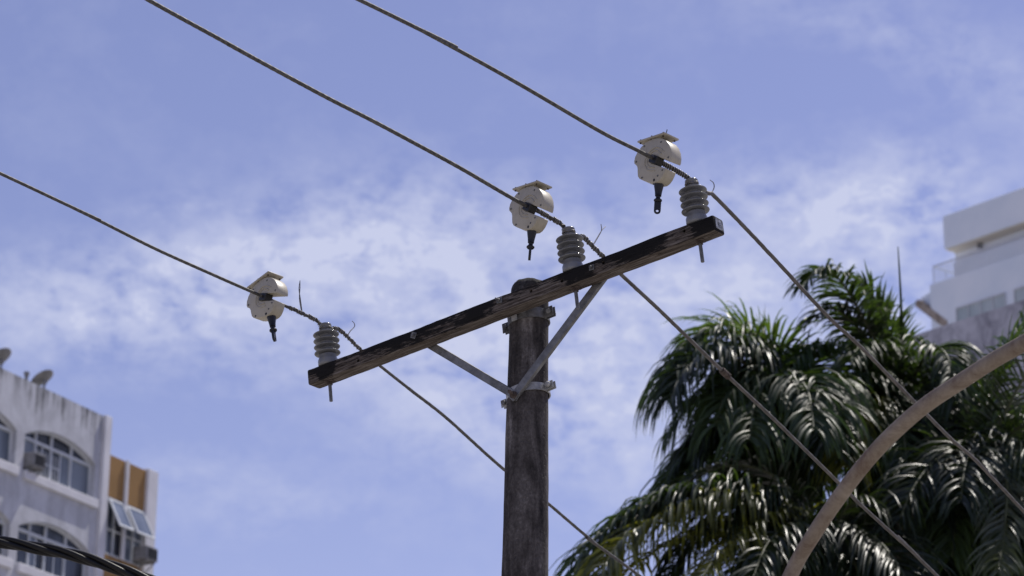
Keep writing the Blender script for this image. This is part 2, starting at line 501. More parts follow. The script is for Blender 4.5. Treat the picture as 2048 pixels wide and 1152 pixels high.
# ------------------------------------------------------------------ insulators
INS = {}
def insulator(px, label):
    t = arm_t(px, HH)
    base = O + u * t + v * (HH + 0.0005)
    root = thing('insulator', label, 'insulator', frame(base, u, w, v), 'ribbed insulators on the crossarm')
    bm = nb()
    pr = [(0.0, 0.0), (0.044, 0.0), (0.049, 0.003), (0.0505, 0.010), (0.0505, 0.030), (0.0485, 0.036), (0.0455, 0.040), (0.0450, 0.058)]
    for k in range(4):
        z = 0.0665 + 0.0335 * k
        pr += [(0.0345, z - 0.003), (0.048, z + 0.0002), (0.0600, z + 0.0000), (0.0645, z + 0.0016), (0.0655, z + 0.0036), (0.0645, z + 0.0056), (0.058, z + 0.0074), (0.047, z + 0.0098), (0.0385, z + 0.0125), (0.0345, z + 0.0165), (0.0340, z + 0.026)]
    pr = pr[:-1]
    pr += [(0.0375, 0.190), (0.031, 0.1955), (0.0265, 0.201), (0.026, 0.208), (0.0275, 0.213)]
    lathe(bm, pr, None, 40, cap=False)
    body = obj('porcelain_body', bm, PORC, root, angle=60)
    bm = nb()
    lathe(bm, [(0.0275, 0.2125), (0.0305, 0.216), (0.031, 0.221), (0.0295, 0.2265), (0.024, 0.2295), (0.0, 0.231)], None, 32, cap=False)
    obj('cap', bm, PORC, body, angle=60)
    # pin through the timber with nut and washer underneath
    bm = nb()
    rod(bm, (0, 0, -0.188), (0, 0, -2 * HH - 0.002), 0.0088, 14, bev=0.0015)
    obj('pin', bm, GALV_D, root)
    bm = nb()
    box(bm, (0, 0, -2 * HH - 0.0035), (0.045, 0.045, 0.005), M.Rotation(0.3, 4, 'Z'), 0.001)
    lathe(bm, [(0.0155, 0), (0.0155, 0.013)], M.Translation(V((0, 0, -2 * HH - 0.019))), 6)
    obj('nut', bm, RUSTY, root)
    return base
INS['L'] = insulator(657, 'grey ribbed insulator standing at the lower left end of the timber crossarm')
INS['M'] = insulator(1147, 'middle grey ribbed insulator on the crossarm just right of the pole top')
INS['R'] = insulator(1395, 'grey ribbed insulator beside the metal end plate of the crossarm')

# ------------------------------------------------------------------ conductors
NEAR, FAR = math.radians(48), math.radians(34)
def plane_n(a): return V((math.cos(a), -math.sin(a), 0))
def neck(k): return INS[k] + v * 0.203 + w * 0.024 - u * 0.022
WPX = {
 'R': ([(720, 0), (850, 64), (1033, 165), (1200, 262), (1290, 308), (1376, 356)],
       [(1416, 386), (1440, 403), (1566, 537), (1663, 640), (1730, 702), (1824, 799), (1902, 877), (1956, 925), (2048, 1023)]),
 'M': ([(298, 0), (462, 91), (638, 187), (759, 249), (911, 331), (1033, 401), (1091, 430), (1126, 452)],
       [(1166, 474), (1182, 490), (1245, 551), (1318, 619), (1390, 689), (1449, 746), (1567, 857), (1677, 966), (1702, 991), (1779, 1062), (1831, 1109), (1873, 1151)]),
 'L': ([(0, 347), (152, 418), (304, 494), (425, 549), (516, 589), (605, 627), (638, 645)],
       [(676, 658), (722, 700), (761, 732), (825, 783), (900, 842), (1005, 937), (1096, 1007), (1193, 1089), (1279, 1151)])}
LBL = {'R': 'upper right overhead cable passing the insulator at the right end of the crossarm',
       'M': 'ropey middle overhead cable tied to the insulator just right of the pole top',
       'L': 'overhead cable tied to the insulator at the left end and passing behind the pole'}
WIRES = {}
def extrap(pts, d0, k):
    """continue a run straight beyond the frame"""
    return pts[-1] + (pts[-1] - pts[-2]).normalized() * k if d0 else pts[0] + (pts[0] - pts[1]).normalized() * k
def wiggle(pts, amp, fq, seed):
    out = []; s = 0
    for i, p in enumerate(pts):
        if i: s += (p - pts[i - 1]).length
        out.append(p + V((mn.noise(V((s * fq, seed, 0.3))), 0, mn.noise(V((s * fq, seed, 5.7))))) * amp)
    return out
def near_pt(k, x, y): return on_plane(x, y, neck(k), plane_n(NEAR))
def far_pt(k, x, y): return on_plane(x, y, neck(k), plane_n(FAR))
def coil(bm, path, r_in, r_w, turns, bunch=0.0, a0=0.0):
    """tie wire wound round a run of cable"""
    fr = frames(path); n = len(path); pts = []
    steps = max(24, int(turns * 12))
    for i in range(steps + 1):
        t = i / steps
        x = t * (n - 1); j = min(int(x), n - 2); f = x - j
        c = path[j].lerp(path[j + 1], f); _, a, b = fr[j]
        th = a0 + 2 * PI * turns * (t + bunch * math.sin(2 * PI * t * 3) / 12)
        rr = r_in + 0.0012 * mn.noise(V((t * turns * 0.7, a0, 1)))
        pts.append(c + a * (rr * math.cos(th)) + b * (rr * math.sin(th)))
    tube(bm, pts, r_w, 6)
    return pts
for k in ('R', 'M', 'L'):
    a, b = WPX[k]
    npt = [near_pt(k, *q) for q in a]; fpt = [far_pt(k, *q) for q in b]
    npt = [extrap(npt, False, 6.0)] + npt
    fpt = fpt + [extrap(fpt, True, 6.0)]
    mid = neck(k) - u * 0.012
    pts = resample(catmull(npt + [mid] + fpt, 10), 0.012)
    pts = wiggle(pts, 0.0022, 2.2, {'R': 1.0, 'M': 2.0, 'L': 3.0}[k])
    im = min(range(len(pts)), key=lambda i: (pts[i] - mid).length)
    root = thing('power_line', LBL[k], 'power line', M.Translation(mid), 'overhead cables tied to the insulators')
    INV = -mid
    rn = {'R': 0.0092, 'M': 0.0097, 'L': 0.0082}[k]
    rf = {'R': 0.0097, 'M': 0.0097, 'L': 0.0086}[k]
    bm = nb(); tube(bm, [p + INV for p in pts[:im + 1]], rn, 28, 7, {'R': 0.05, 'M': 0.11, 'L': 0.09}[k], {'R': 0.035, 'M': 0.04, 'L': 0.035}[k])
    obj('stranded_cable', bm, WIREM, root, angle=80)
    jf = im + int({'R': 0.16, 'M': 0.42, 'L': 0.75}[k] / 0.012)
    bm = nb(); tube(bm, [p + INV for p in pts[im + 1:jf + 1]], rn, 28, 7, 0.12, 0.04)
    if k != 'R': obj('stranded_cable', bm, WIREM, root, angle=80)
    else: bm.free()
    if k == 'R': jf = im + 1
    bm = nb(); tube(bm, [p + INV for p in pts[jf:]], rf, 20, 5, 0.05, 0.16, rough=0.0012)
    obj('sheathed_cable', bm, WIREM if k == 'L' else SHEATH, root, angle=80)
    # tie wires: coils before and after the insulator
    def seg(d0, d1): return [p + INV for p in pts[im + int(d0 / 0.012): im + int(d1 / 0.012) + 1]]
    runs = {'R': [(-0.30, -0.04, 15, 0.2), (0.05, 0.15, 6, 0.5)], 'M': [(-0.27, -0.04, 11, 1.3), (0.05, 0.17, 7, 1.1), (0.18, 0.36, 5, 0.9)], 'L': [(-0.26, -0.04, 11, 1.0), (0.05, 0.20, 8, 0.9), (0.21, 0.34, 4, 0.7)]}[k]
    bm = nb()
    for d0, d1, tn, bu in runs: coil(bm, seg(d0, d1), rn + 0.0018, 0.0027, tn * 1.25, bu * 0.6, d0)
    # the loop of tie wire round the porcelain neck
    lp = []
    for i in range(33):
        th = 2 * PI * i / 32 + 0.6
        lp.append(INS[k] + v * (0.204 + 0.004 * math.sin(th * 2)) + u * (0.0305 * math.cos(th)) + w * (0.0305 * math.sin(th)) + INV)
    tube(bm, lp, 0.0032, 6)
    for s_ in (-1, 1):
        tube(bm, catmull([INS[k] + v * 0.204 + (u * 0.031 * s_ * 0.3 - w * 0.030) + INV, INS[k] + v * 0.205 + (u * 0.034 * s_) + INV, pts[im + s_ * 4] + INV, pts[im + s_ * 5] + INV + v * 0.014], 5), 0.0032, 6)
    obj('tie_wire', bm, TIEM, root, angle=80)
    # clipped ends standing up from the ties
    tails = {'R': [([(1422, 388), (1428, 376), (1427, 366), (1420, 360)], True)],
             'M': [([(1186, 490), (1196, 473), (1204, 460), (1211, 453)], True), ([(1189, 486), (1199, 469), (1203, 460), (1202, 448)], True)],
             'L': [([(604, 624), (601, 600), (598, 578), (600, 561)], False), ([(603, 622), (599, 598), (600, 575), (600, 562)], False), ([(695, 672), (700, 663), (709, 653), (708, 646), (704, 642)], True)]}[k]
    for pp, far in tails:
        bm = nb()
        q = [(far_pt if far else near_pt)(k, *c) for c in pp]
        tube(bm, [c + INV for c in catmull(q, 5)], [0.0030 - 0.0012 * i / (5 * (len(q) - 1)) for i in range(5 * (len(q) - 1) + 1)], 6)
        obj('clipped_wire_end', bm, TIEM, root, angle=80)
    if k == 'M':                                         # bound splice further down
        j = min(range(im, len(pts)), key=lambda i: (pts[i] - far_pt(k, 1449, 746)).length)
        bm = nb(); sg = [p + INV for p in pts[j - 3: j + 5]]
        tube(bm, sg, [rf + 0.002, rf + 0.007, rf + 0.006, rf + 0.0075, rf + 0.006, rf + 0.005, rf + 0.006, rf + 0.002], 12, rough=0.004)
        coil(bm, sg, rf + 0.0065, 0.0028, 5)
        obj('splice', bm, RUSTY, root, angle=60)
    WIRES[k] = (pts, im)

# ------------------------------------------------------------------ line sensors clipped to the cables
OUT = [(0.003, 0.017), (0.060, -0.013), (0.112, -0.040), (0.1165, -0.030), (0.117, -0.008), (0.110, 0.020), (0.096, 0.047), (0.074, 0.071), (0.045, 0.089), (0.012, 0.1), (-0.022, 0.1035), (-0.057, 0.099),
       (-0.090, 0.083), (-0.114, 0.062), (-0.128, 0.040), (-0.132, 0.018), (-0.128, 0.006), (-0.118, -0.002), (-0.109, -0.012), (-0.104, -0.024), (-0.101, -0.045), (-0.097, -0.064), (-0.086, -0.078), (-0.062, -0.092), (-0.022, -0.110),
       (0.012, -0.1215), (0.036, -0.124), (0.054, -0.118), (0.070, -0.104), (0.081, -0.086), (0.087, -0.072), (0.083, -0.067), (0.043, -0.048), (0.006, -0.028), (-0.010, -0.022), (-0.020, -0.012), (-0.021, 0.004), (-0.012, 0.015)]
def sensor(k, px, roll, stem_rot, stem_tilt, label, extra=False):
    pos = near_pt(k, *px)
    pts, im = WIRES[k]
    i = min(range(im), key=lambda j: (pts[j] - pos).length)
    pos = pts[i]
    A = (pts[i + 4] - pts[i - 4]).normalized()
    A = V((A.x, A.y, A.z * 0.6)).normalized()
    e2 = (V((0, 0, 1)) - A * A.z).normalized(); e1 = A.cross(e2)
    Rm = frame(pos, e1, A, e2) @ M.Rotation(math.radians(roll), 4, 'Y')
    root = thing('line_sensor', label, 'line sensor', Rm, 'cream sensors clipped on the cables')
    DP = 0.066
    bm = nb(); prism(bm, OUT, 0.0, DP, None, 0.0035, 2)
    hs = obj('housing', bm, CREAM, root, angle=40)
    # seam where front shell meets the drum, raised ridges round the clamp, screws
    bm = nb()
    for s_, rr in ((1.0, 0.0034), (1.36, 0.0028)):
        tube(bm, catmull([(0.050 * s_, -0.0006, 0.021 * s_ - 0.010), (0.020 * s_, -0.0006, 0.036 * s_), (-0.012 * s_, -0.0006, 0.036 * s_), (-0.036 * s_, -0.0006, 0.014 * s_), (-0.040 * s_, -0.0006, -0.012 * s_), (-0.022 * s_, -0.0006, -0.036 * s_), (0.012 * s_, -0.0006, -0.046 * s_)], 5), rr, 6)
    obj('moulded_ridge', bm, CREAM, hs, angle=60)
    for x, z in ((-0.070, 0.079), (0.041, 0.072), (0.098, -0.018), (-0.115, 0.012), (0.066, -0.073), (0.038, -0.094), (-0.066, -0.079)):
        bm = nb(); m_ = axis_m((x, 0.001, z), (0, -1, 0))
        lathe(bm, [(0.0048, 0), (0.0048, 0.0028), (0.0036, 0.0040), (0.0016, 0.0041), (0.0015, 0.0022), (0, 0.0022)], m_, 12, cap=False)
        obj('screw', bm, GALV_D, hs)
    # rubber clamp in the jaw
    bm = nb(); m_ = M.Rotation(math.radians(27), 4, 'Y')
    box(bm, (0.0, 0.014, 0.0), (0.052, 0.046, 0.0385), M.Translation(V((0.004, 0, -0.006))) @ m_, 0.003)
    obj('clamp_block', bm, BLACKP, root)
    # sun shield plate on top, with rivets
    tl = M.Translation(V((-0.028, 0.0, 0.104))) @ M.Rotation(math.radians(0.0), 4, 'Y')
    bm = nb(); box(bm, (0.004, 0.040, 0.006), (0.178, 0.096, 0.009), tl, 0.003, 2)
    pl = obj('top_plate', bm, CREAM, root)
    bm = nb()
    box(bm, (0.0, 0.033, -0.003), (0.10, 0.05, 0.012), tl, 0.002)
    obj('plate_bracket', bm, CREAM, pl)
    for x, y in ((-0.074, 0.004), (0.0, 0.002), (0.074, 0.004), (-0.074, 0.078), (0.074, 0.078)):
        bm = nb(); lathe(bm, [(0.0042, 0), (0.0042, 0.020), (0.003, 0.0215)], tl @ M.Translation(V((x, y, -0.0035))), 10)
        obj('rivet', bm, RUSTY, pl)
    if extra:
        bm = nb(); rod(bm, tl @ V((0.074, 0.02, 0.01)), tl @ V((0.078, 0.022, 0.036)), 0.0022, 8); obj('rivet_pin', bm, GALV_D, pl)
    # hanging black stem with an eye
    sm = M.Translation(V((0.018, 0.030, -0.112))) @ M.Rotation(stem_tilt, 4, 'Y') @ M.Rotation(stem_rot, 4, 'Z')
    bm = nb()
    box(bm, (0, 0, 0.002), (0.056, 0.046, 0.014), sm, 0.003)
    lathe(bm, [(0.0245, 0.0), (0.0215, -0.020), (0.0165, -0.048), (0.0145, -0.066), (0.0150, -0.067), (0.0105, -0.069), (0.0105, -0.078), (0.0130, -0.081), (0.0185, -0.086), (0.0190, -0.091), (0.0140, -0.097), (0.0, -0.098)], sm, 20, cap=False)
    st = obj('stem', bm, BLACKP, root)
    bm = nb(); n = 20
    oi, ii = [], []
    for q in range(n):
        th = 2 * PI * q / n
        x, z = math.cos(th), math.sin(th)
        oz = -0.139 + 0.0155 * z if z < 0 else -0.139 + 0.048 * z
        oi.append((0.0155 * x if z < 0 else 0.0155 * (1 if x > 0 else -1) * min(1, abs(x) * 4), oz)); ii.append((0.0068 * x, -0.141 + 0.0074 * z))
    ring = []
    for (ox, oz), (ix, iz) in zip(oi, ii):
        ring.append([bm.verts.new(sm @ V(c)) for c in ((ox, -0.0058, oz), (ix, -0.0058, iz), (ix, 0.0058, iz), (ox, 0.0058, oz))])
    for q in range(n):
        a_, b_ = ring[q], ring[(q + 1) % n]
        for c in range(4): bm.faces.new((a_[c], a_[(c + 1) % 4], b_[(c + 1) % 4], b_[c]))
    obj('eye', bm, BLACKP, st)
    return root
sensor('R', (1306, 318), 3, math.radians(48), math.radians(-2), 'cream cable sensor hung highest, its black stem showing an open eye', True)
sensor('M', (1056, 412), 3, math.radians(-42), math.radians(-1), 'cream cable sensor above the pole top, its black stem seen edge on')
sensor('L', (527, 593), -14.5, math.radians(-60), math.radians(-4), 'tilted cream cable sensor at far left with its stem swung sideways')

# ------------------------------------------------------------------ curved lamp arm in front of the palms
bm = nb()
ap = [(1581, 1151), (1632, 1062), (1690, 978), (1740, 915), (1792, 861), (1854, 808), (1931, 757), (1990, 719), (2048, 686)]
A3 = [P(x, y, 10.9 - 0.9 * i / 8) for i, (x, y) in enumerate(ap)]
A3 = [A3[0] + V((-0.38, 0.10, -1.05)), A3[0] + V((-0.17, 0.04, -0.40))] + A3 + [A3[-1] + (A3[-1] - A3[-2]).normalized() * 0.5, A3[-1] + (A3[-1] - A3[-2]).normalized() * 1.1 + V((0, 0, -0.03))]
apath = resample(catmull(A3, 10), 0.03)
foot = V((apath[0].x, apath[0].y, 0))
lroot = thing('street_lamp', 'curved rust stained tubular steel lamp arm crossing in front of the palms', 'street lamp', M.Translation(foot))
tube(bm, [p - foot for p in apath], 0.0305, 24)
n = N('rust_stained_paint'); c = n.coord()
f1 = n.noise(n.coord((1, 1, 1)), 4, 7, 0.75, 0.9); f2 = n.noise(n.coord((2.0, 2.0, 2.0)), 26, 5, 0.7)
col = n.ramp(n.math('ADD', n.math('MULTIPLY', f1, 0.8), n.math('MULTIPLY', f2, 0.2)), [(0.34, (0.085, 0.042, 0.026)), (0.41, (0.145, 0.100, 0.074)), (0.5, (0.21, 0.168, 0.128)), (0.66, (0.31, 0.262, 0.208))])
n.bump(f2, 0.3, 0.004); LAMPM = n.set(col, 0.75, 0, 0.3)
obj('arm', bm, LAMPM, lroot, angle=80)
hd = (apath[-1] - apath[-2]).normalized()
bm = nb(); lathe(bm, [(0.036, -0.12), (0.040, 0.0), (0.085, 0.08), (0.115, 0.22), (0.120, 0.40), (0.085, 0.54), (0.0, 0.58)], axis_m(apath[-1] - foot, hd), 20, cap=False)
obj('lamp_head', bm, GALV, lroot, angle=60)
bm = nb(); z0 = apath[0].z
lathe(bm, [(0.075, 0), (0.055, z0 - 0.05), (0.040, z0 + 0.02), (0.0305, z0 + 0.04)], None, 20)
obj('post', bm, LAMPM, lroot)

# ------------------------------------------------------------------ twisted black cable bundle low at the left
cp = [(-1900, 1120), (-1000, 1078), (-260, 1068), (-120, 1072), (0, 1084), (78, 1097), (141, 1109), (203, 1127), (266, 1148), (340, 1178), (430, 1222), (800, 1420), (1200, 1720)]
cpath = resample(catmull([P(x, y, 10.6) for x, y in cp], 10), 0.015)
croot = thing('cable_bundle', 'thick bundle of twisted black cables crossing before the white flats', 'cable bundle', M.Translation(cpath[0]))
fr = frames(cpath)
for k in range(4):
    pts = []; s = 0
    for i, p in enumerate(cpath):
        if i: s += (p - cpath[i - 1]).length
        th = 2 * PI * (s / 0.62 + k / 4) + 0.7; _, a, b = fr[i]
        rr = 0.0140 * (1 + 0.18 * mn.noise(V((s * 2, k * 3.3, 0))))
        pts.append(p + a * (rr * math.cos(th)) + b * (rr * math.sin(th)) - cpath[0])
    bm = nb(); tube(bm, pts, 0.0108, 10); obj('strand', bm, CABLEM, croot, angle=80)

# ------------------------------------------------------------------ left: weathered flats with arched windows
K = P(225, 840, 82); aL = math.radians(25.6)
dL = V((math.sin(aL), math.cos(aL), 0)); nL = V((math.cos(aL), -math.sin(aL), 0))
# local frame: X along the facade (away), Y into the wall, Z up from the ground
LB = frame(V((K.x, K.y, 0)), dL, -nL, V((0, 0, 1)))
ROOF = 25.61
WALLM = m_wall('stained_white_render', ROOF, (0.63, 0.64, 0.68), (0.075, 0.075, 0.075), 1.35, 1.0)
TRIMM = simple('white_painted_trim', (0.66, 0.655, 0.68), (0.76, 0.755, 0.78), 1.5, 0.7)
FRAMEM = simple('white_window_frame', (0.55, 0.58, 0.62), (0.66, 0.69, 0.72), 3, 0.5)
PANE_D = m_glass('dark_window_glass', (0.020, 0.026, 0.040), (0.07, 0.09, 0.13))
PANE_C = m_glass('curtained_window_glass', (0.10, 0.125, 0.165), (0.20, 0.235, 0.29))
ORANGE = simple('orange_panel', (0.29, 0.160, 0.045), (0.35, 0.195, 0.058), 1.2, 0.6)
ACM = simple('grimy_grey_metal', (0.15, 0.15, 0.15), (0.30, 0.30, 0.31), 6, 0.6)
GRILL = simple('dark_grille', (0.02, 0.02, 0.022), (0.05, 0.05, 0.052), 9, 0.6)
flats = thing('apartment_building', 'stained white block of flats with arched windows and orange end panels', 'building', LB)
S0, S1, BY = -26.0, 0.0, 9.0
MOD = 4.02; WW = 3.62; SILL, SPR, RISE, FLOOR = 22.95, 24.02, 0.42, 2.72
winds = []
for fl in range(0, 4):
    for c in range(0, 4):
        winds.append((-0.74 - MOD * c, fl))
def arch_out(x1, fl, grow=0.0):
    x0 = x1 - WW; zs_, zp = SILL - FLOOR * fl, SPR - FLOOR * fl
    pts = [(x0 - grow, zs_ - grow), (x1 + grow, zs_ - grow), (x1 + grow, zp)]
    for i in range(1, 16):
        t = i / 16; pts.append((x1 + grow - (WW + 2 * grow) * t, zp + (RISE + grow) * math.sin(PI * t) ** 0.75))
    pts.append((x0 - grow, zp))
    return pts
# wall: facade sheet with arched openings, real reveal depth, then the rest of the block
bm = nb(); REV = 0.30
def facade(bm):
    nrow = 4
    edges_z = [ROOF]
    for fl in range(nrow): edges_z.append(SPR - FLOOR * fl + RISE + 0.30); edges_z.append(SILL - FLOOR * fl)
    def quad(a, b, c, d): bm.faces.new([bm.verts.new((x, 0, z)) for x, z in (a, b, c, d)])
    topz = ROOF
    for fl in range(nrow):
        zs_, zp = SILL - FLOOR * fl, SPR - FLOOR * fl
        zhi = zp + RISE + 0.25
        quad((S0, zhi), (S1, zhi), (S1, topz), (S0, topz))
        xs = [x1 for x1, f_ in winds if f_ == fl]
        prev = S1
        for x1 in xs:
            quad((x1, zs_), (prev, zs_), (prev, zhi), (x1, zhi))
            x0 = x1 - WW
            arc = arch_out(x1, fl)[2:]
            for a, b in zip(arc, arc[1:]): quad((b[0], b[1]), (a[0], a[1]), (a[0], zhi), (b[0], zhi))
            o_ = arch_out(x1, fl); n_ = len(o_)
            A_ = [bm.verts.new((x, 0, z)) for x, z in o_]; B_ = [bm.verts.new((x, REV, z)) for x, z in o_]
            for i in range(n_): bm.faces.new((A_[i], A_[(i + 1) % n_], B_[(i + 1) % n_], B_[i]))
            prev = x0
        quad((S0, zs_), (prev, zs_), (prev, zhi), (S0, zhi))
        topz = zs_
    quad((S0, 0), (S1, 0), (S1, topz), (S0, topz))
    for a, b in (((S1, 0), (S1, BY)), ((S1, BY), (S0, BY)), ((S0, BY), (S0, 0))):
        bm.faces.new([bm.verts.new((x, y, z)) for (x, y), z in ((a, 0), (b, 0), (b, ROOF), (a, ROOF))])
    # roof slab 0.4 below the parapet, inner parapet faces
    bm.faces.new([bm.verts.new(c) for c in ((S0, 0.0, ROOF), (S1, 0.0, ROOF), (S1, BY, ROOF), (S0, BY, ROOF))])
facade(bm); bmesh.ops.remove_doubles(bm, verts=bm.verts[:], dist=0.0005)
obj('wall', bm, WALLM, flats, smooth=False)
bm = nb(); box(bm, (-0.335, -0.058, ROOF / 2 + 0.01), (0.33, 0.124, ROOF + 0.02), None, 0.015); obj('corner_pilaster', bm, TRIMM, flats, smooth=False)
def ledge(x0, x1, fl):
    bm = nb(); z = SILL - FLOOR * fl
    box(bm, ((x0 + x1) / 2, -0.06, z - 0.14), (x1 - x0, 0.13, 0.26), None, 0.015); obj('window_ledge', bm, TRIMM, flats, smooth=False)
random.seed(4)
for x1, fl in winds:
    x0 = x1 - WW; zs_, zp = SILL - FLOOR * fl, SPR - FLOOR * fl
    ledge(x0 + 0.0, x1 + 0.12, fl)
    # frame: outer rim following the arch, transom at the springing, four mullions, grille bars
    bm = nb(); y = REV - 0.09
    o_ = arch_out(x1, fl, -0.005); tube(bm, [V((a, y, b)) for a, b in o_] + [V((o_[0][0], y, o_[0][1]))], 0.045, 4)
    box(bm, ((x0 + x1) / 2, y, zp - 0.02), (WW - 0.04, 0.09, 0.09), None, 0.008)
    for t in (0.22, 0.44, 0.72):
        box(bm, (x0 + WW * t, y, (zs_ + zp) / 2 + 0.16), (0.065, 0.08, zp - zs_ + 0.26 + 0.1 * math.sin(PI * t)), None, 0.006)
    for t in (0.33, 0.585): box(bm, (x0 + WW * t, y + 0.03, (zs_ + zp) / 2), (0.05, 0.04, zp - zs_), None)
    box(bm, ((x0 + x1) / 2, y, zs_ + 0.035), (WW - 0.04, 0.09, 0.07), None, 0.006)
    fr_ = obj('window', bm, FRAMEM, flats, smooth=False)
    # panes between the bars, some with curtains
    cuts = [0.0, 0.22, 0.33, 0.44, 0.585, 0.72, 1.0]
    tone = [1, 0, 0, 0, 1, 1] if fl == 0 else [0, 1, 0, 0, 0, 0]
    bm = nb()
    for i in range(6):
        a, b = x0 + WW * cuts[i], x0 + WW * cuts[i + 1]
        box(bm, ((a + b) / 2, y + 0.02 + 0.004 * i, (zs_ + zp) / 2), (b - a, 0.006, zp - zs_), None, 0, 1, tone[i])
    hb = arch_out(x1, fl, -0.02)[2:]
    bm.faces.new([bm.verts.new((a, y + 0.05, b)) for a, b in hb])
    obj('pane', bm, [PANE_D, PANE_C], fr_, smooth=False)
    bm = nb()
    if fl == 0:
        for i in range(11): box(bm, (x0 + WW * (0.225 + 0.0335 * i), y - 0.02, (zs_ + zp) / 2 - 0.1), (0.018, 0.018, zp - zs_ - 0.22))
        box(bm, (x0 + WW * 0.40, y - 0.02, (zs_ + zp) / 2 - 0.02), (WW * 0.36, 0.02, 0.03))
        obj('window_grille', bm, FRAMEM, fr_, smooth=False)
    else: bm.free()
# back part: orange panels between white fins, tilted vent sashes
E0, E1, EY = 0.0, 2.60, -0.02
ET = 24.55
bm = nb(); box(bm, ((E0 + E1 - 0.45) / 2 + 0.0, EY + 4.2, ET / 2 - 0.05), (E1 - 0.45 - E0 - 0.004, 8.0, ET - 0.1)); obj('rear_wall', bm, TRIMM, flats, smooth=False)
bm = nb(); box(bm, (2.27, 0.2, ET / 2 + 0.02), (0.56, 0.6, ET + 0.04), None, 0.015); obj('end_fin', bm, TRIMM, flats, smooth=False)
bm = nb(); box(bm, (0.88, EY - 0.02, 23.0), (0.13, 0.10, 3.1), None, 0.01); obj('mullion_post', bm, TRIMM, flats, smooth=False)
for zlo, zhi in ((23.24, 24.53), (20.5, 21.46), (17.6, 18.7)):
    for xa, xb in ((0.006, 0.82), (0.94, 1.99)):
        bm = nb(); box(bm, ((xa + xb) / 2, EY + 0.08, (zlo + zhi) / 2), (xb - xa, 0.10, zhi - zlo), None, 0.006); obj('orange_panel', bm, ORANGE, flats, smooth=False)
bm = nb()
for xa, xb in ((0.006, 0.82), (0.94, 1.99)):
    box(bm, ((xa + xb) / 2, EY + 0.10, 22.35), (xb - xa, 0.02, 1.76), None, 0, 1, 0 if xa < 0.5 else 1)
obj('rear_window_pane', bm, [PANE_D, PANE_C], flats, smooth=False)
bm = nb()
for x in (0.05, 0.44, 1.02, 1.5, 1.96): box(bm, (x, EY + 0.06, 22.35), (0.05, 0.06, 1.74))
for z in (21.50, 22.25, 23.20): box(bm, (1.0, EY + 0.062, z), (1.96, 0.05, 0.05))
obj('rear_window_frame', bm, FRAMEM, flats, smooth=False)
for x0, x1 in ((0.02, 0.80), (0.98, 1.96)):
    m_ = M.Translation(V(((x0 + x1) / 2, EY, 23.17))) @ M.Rotation(math.radians(-27), 4, 'X')
    bm = nb(); W_ = x1 - x0; H_ = 1.0
    for s in (-1, 1): box(bm, (s * (W_ / 2 - 0.035), 0, -H_ / 2), (0.07, 0.05, H_), m_, 0.004)
    for z in (-0.035, -H_ + 0.035): box(bm, (0, 0, z), (W_ - 0.14, 0.05, 0.07), m_, 0.004)
    s_ = obj('open_sash', bm, FRAMEM, flats, smooth=False)
    bm = nb(); box(bm, (0, 0, -H_ / 2), (W_ - 0.13, 0.008, H_ - 0.13), m_); obj('sash_pane', bm, PANE_C, s_, smooth=False)
# air conditioners hung on the facade
def aircon(c, label, size=(0.86, 0.62, 0.52), yoff=0.0):
    m_ = LB @ M.Translation(V(c))
    r_ = thing('air_conditioner', label, 'air conditioner', m_, 'air conditioners on the flats')
    bm = nb(); box(bm, (0, 0, size[2] / 2), size, None, 0.025, 2); obj('casing', bm, ACM, r_, smooth=False)
    bm = nb(); box(bm, (0.0, -size[1] / 2 - 0.006, size[2] / 2), (size[0] * 0.8, 0.012, size[2] * 0.72))
    for i in range(7): box(bm, (0, -size[1] / 2 - 0.016, size[2] * (0.2 + 0.1 * i)), (size[0] * 0.78, 0.012, 0.014))
    obj('grille', bm, GRILL, r_, smooth=False)
    for s in (-1, 1):
        bm = nb(); box(bm, (s * size[0] * 0.35, 0.05, -0.025), (0.05, size[1], 0.05)); rod(bm, (s * size[0] * 0.35, -size[1] / 2 + 0.05, -0.03), (s * size[0] * 0.35, size[1] / 2 + 0.02, -0.42), 0.02, 8)
        obj('bracket', bm, ACM, r_, smooth=False)
    return r_
aircon((-4.02, -0.10, 23.06), 'pale boxy air conditioner jutting from the corner of the arched window', (0.58, 0.46, 0.42))
aircon((1.75, -0.30, 21.58), 'dark boxy air conditioner under the open sash beside the orange panels', (0.62, 0.50, 0.42))
# dishes on the roof edge
DISHM = simple('grey_dish_metal', (0.17, 0.165, 0.15), (0.27, 0.26, 0.24), 4, 0.6)
def dish(px, py, rad, label, az, el):
    c = on_plane(px, py, K - nL * 0.35, nL)
    d = V((math.sin(az) * math.cos(el), math.cos(az) * math.cos(el), math.sin(el)))
    base = V((c.x, c.y, ROOF + 0.004))
    r_ = thing('satellite_dish', label, 'satellite dish', M.Translation(base), 'dishes on the roof of the flats')
    bm = nb(); pr = [(rad * i / 8, 0.30 * rad * (i / 8) ** 2) for i in range(9)] + [(rad * i / 8, 0.30 * rad * (i / 8) ** 2 + 0.012) for i in range(8, -1, -1)]
    lathe(bm, pr, M.Translation(-base) @ axis_m(c, d), 28, cap=False); obj('reflector', bm, DISHM, r_, angle=70)
    bm = nb(); rod(bm, (0, 0, 0), c - base - d * 0.05, 0.035, 10); rod(bm, c - base - d * 0.10, c - base + d * 0.03, 0.06, 10); obj('mast', bm, ACM, r_)
    bm = nb(); f_ = c - base + d * rad * 0.62
    for s in (0, 2.1, 4.2):
        q = axis_m(c - base, d) @ V((rad * 0.9 * math.cos(s), rad * 0.9 * math.sin(s), 0.25 * rad)); rod(bm, q, f_, 0.010, 6)
    rod(bm, f_ - d * 0.04, f_ + d * 0.03, 0.025, 10); obj('feed_arm', bm, ACM, r_)
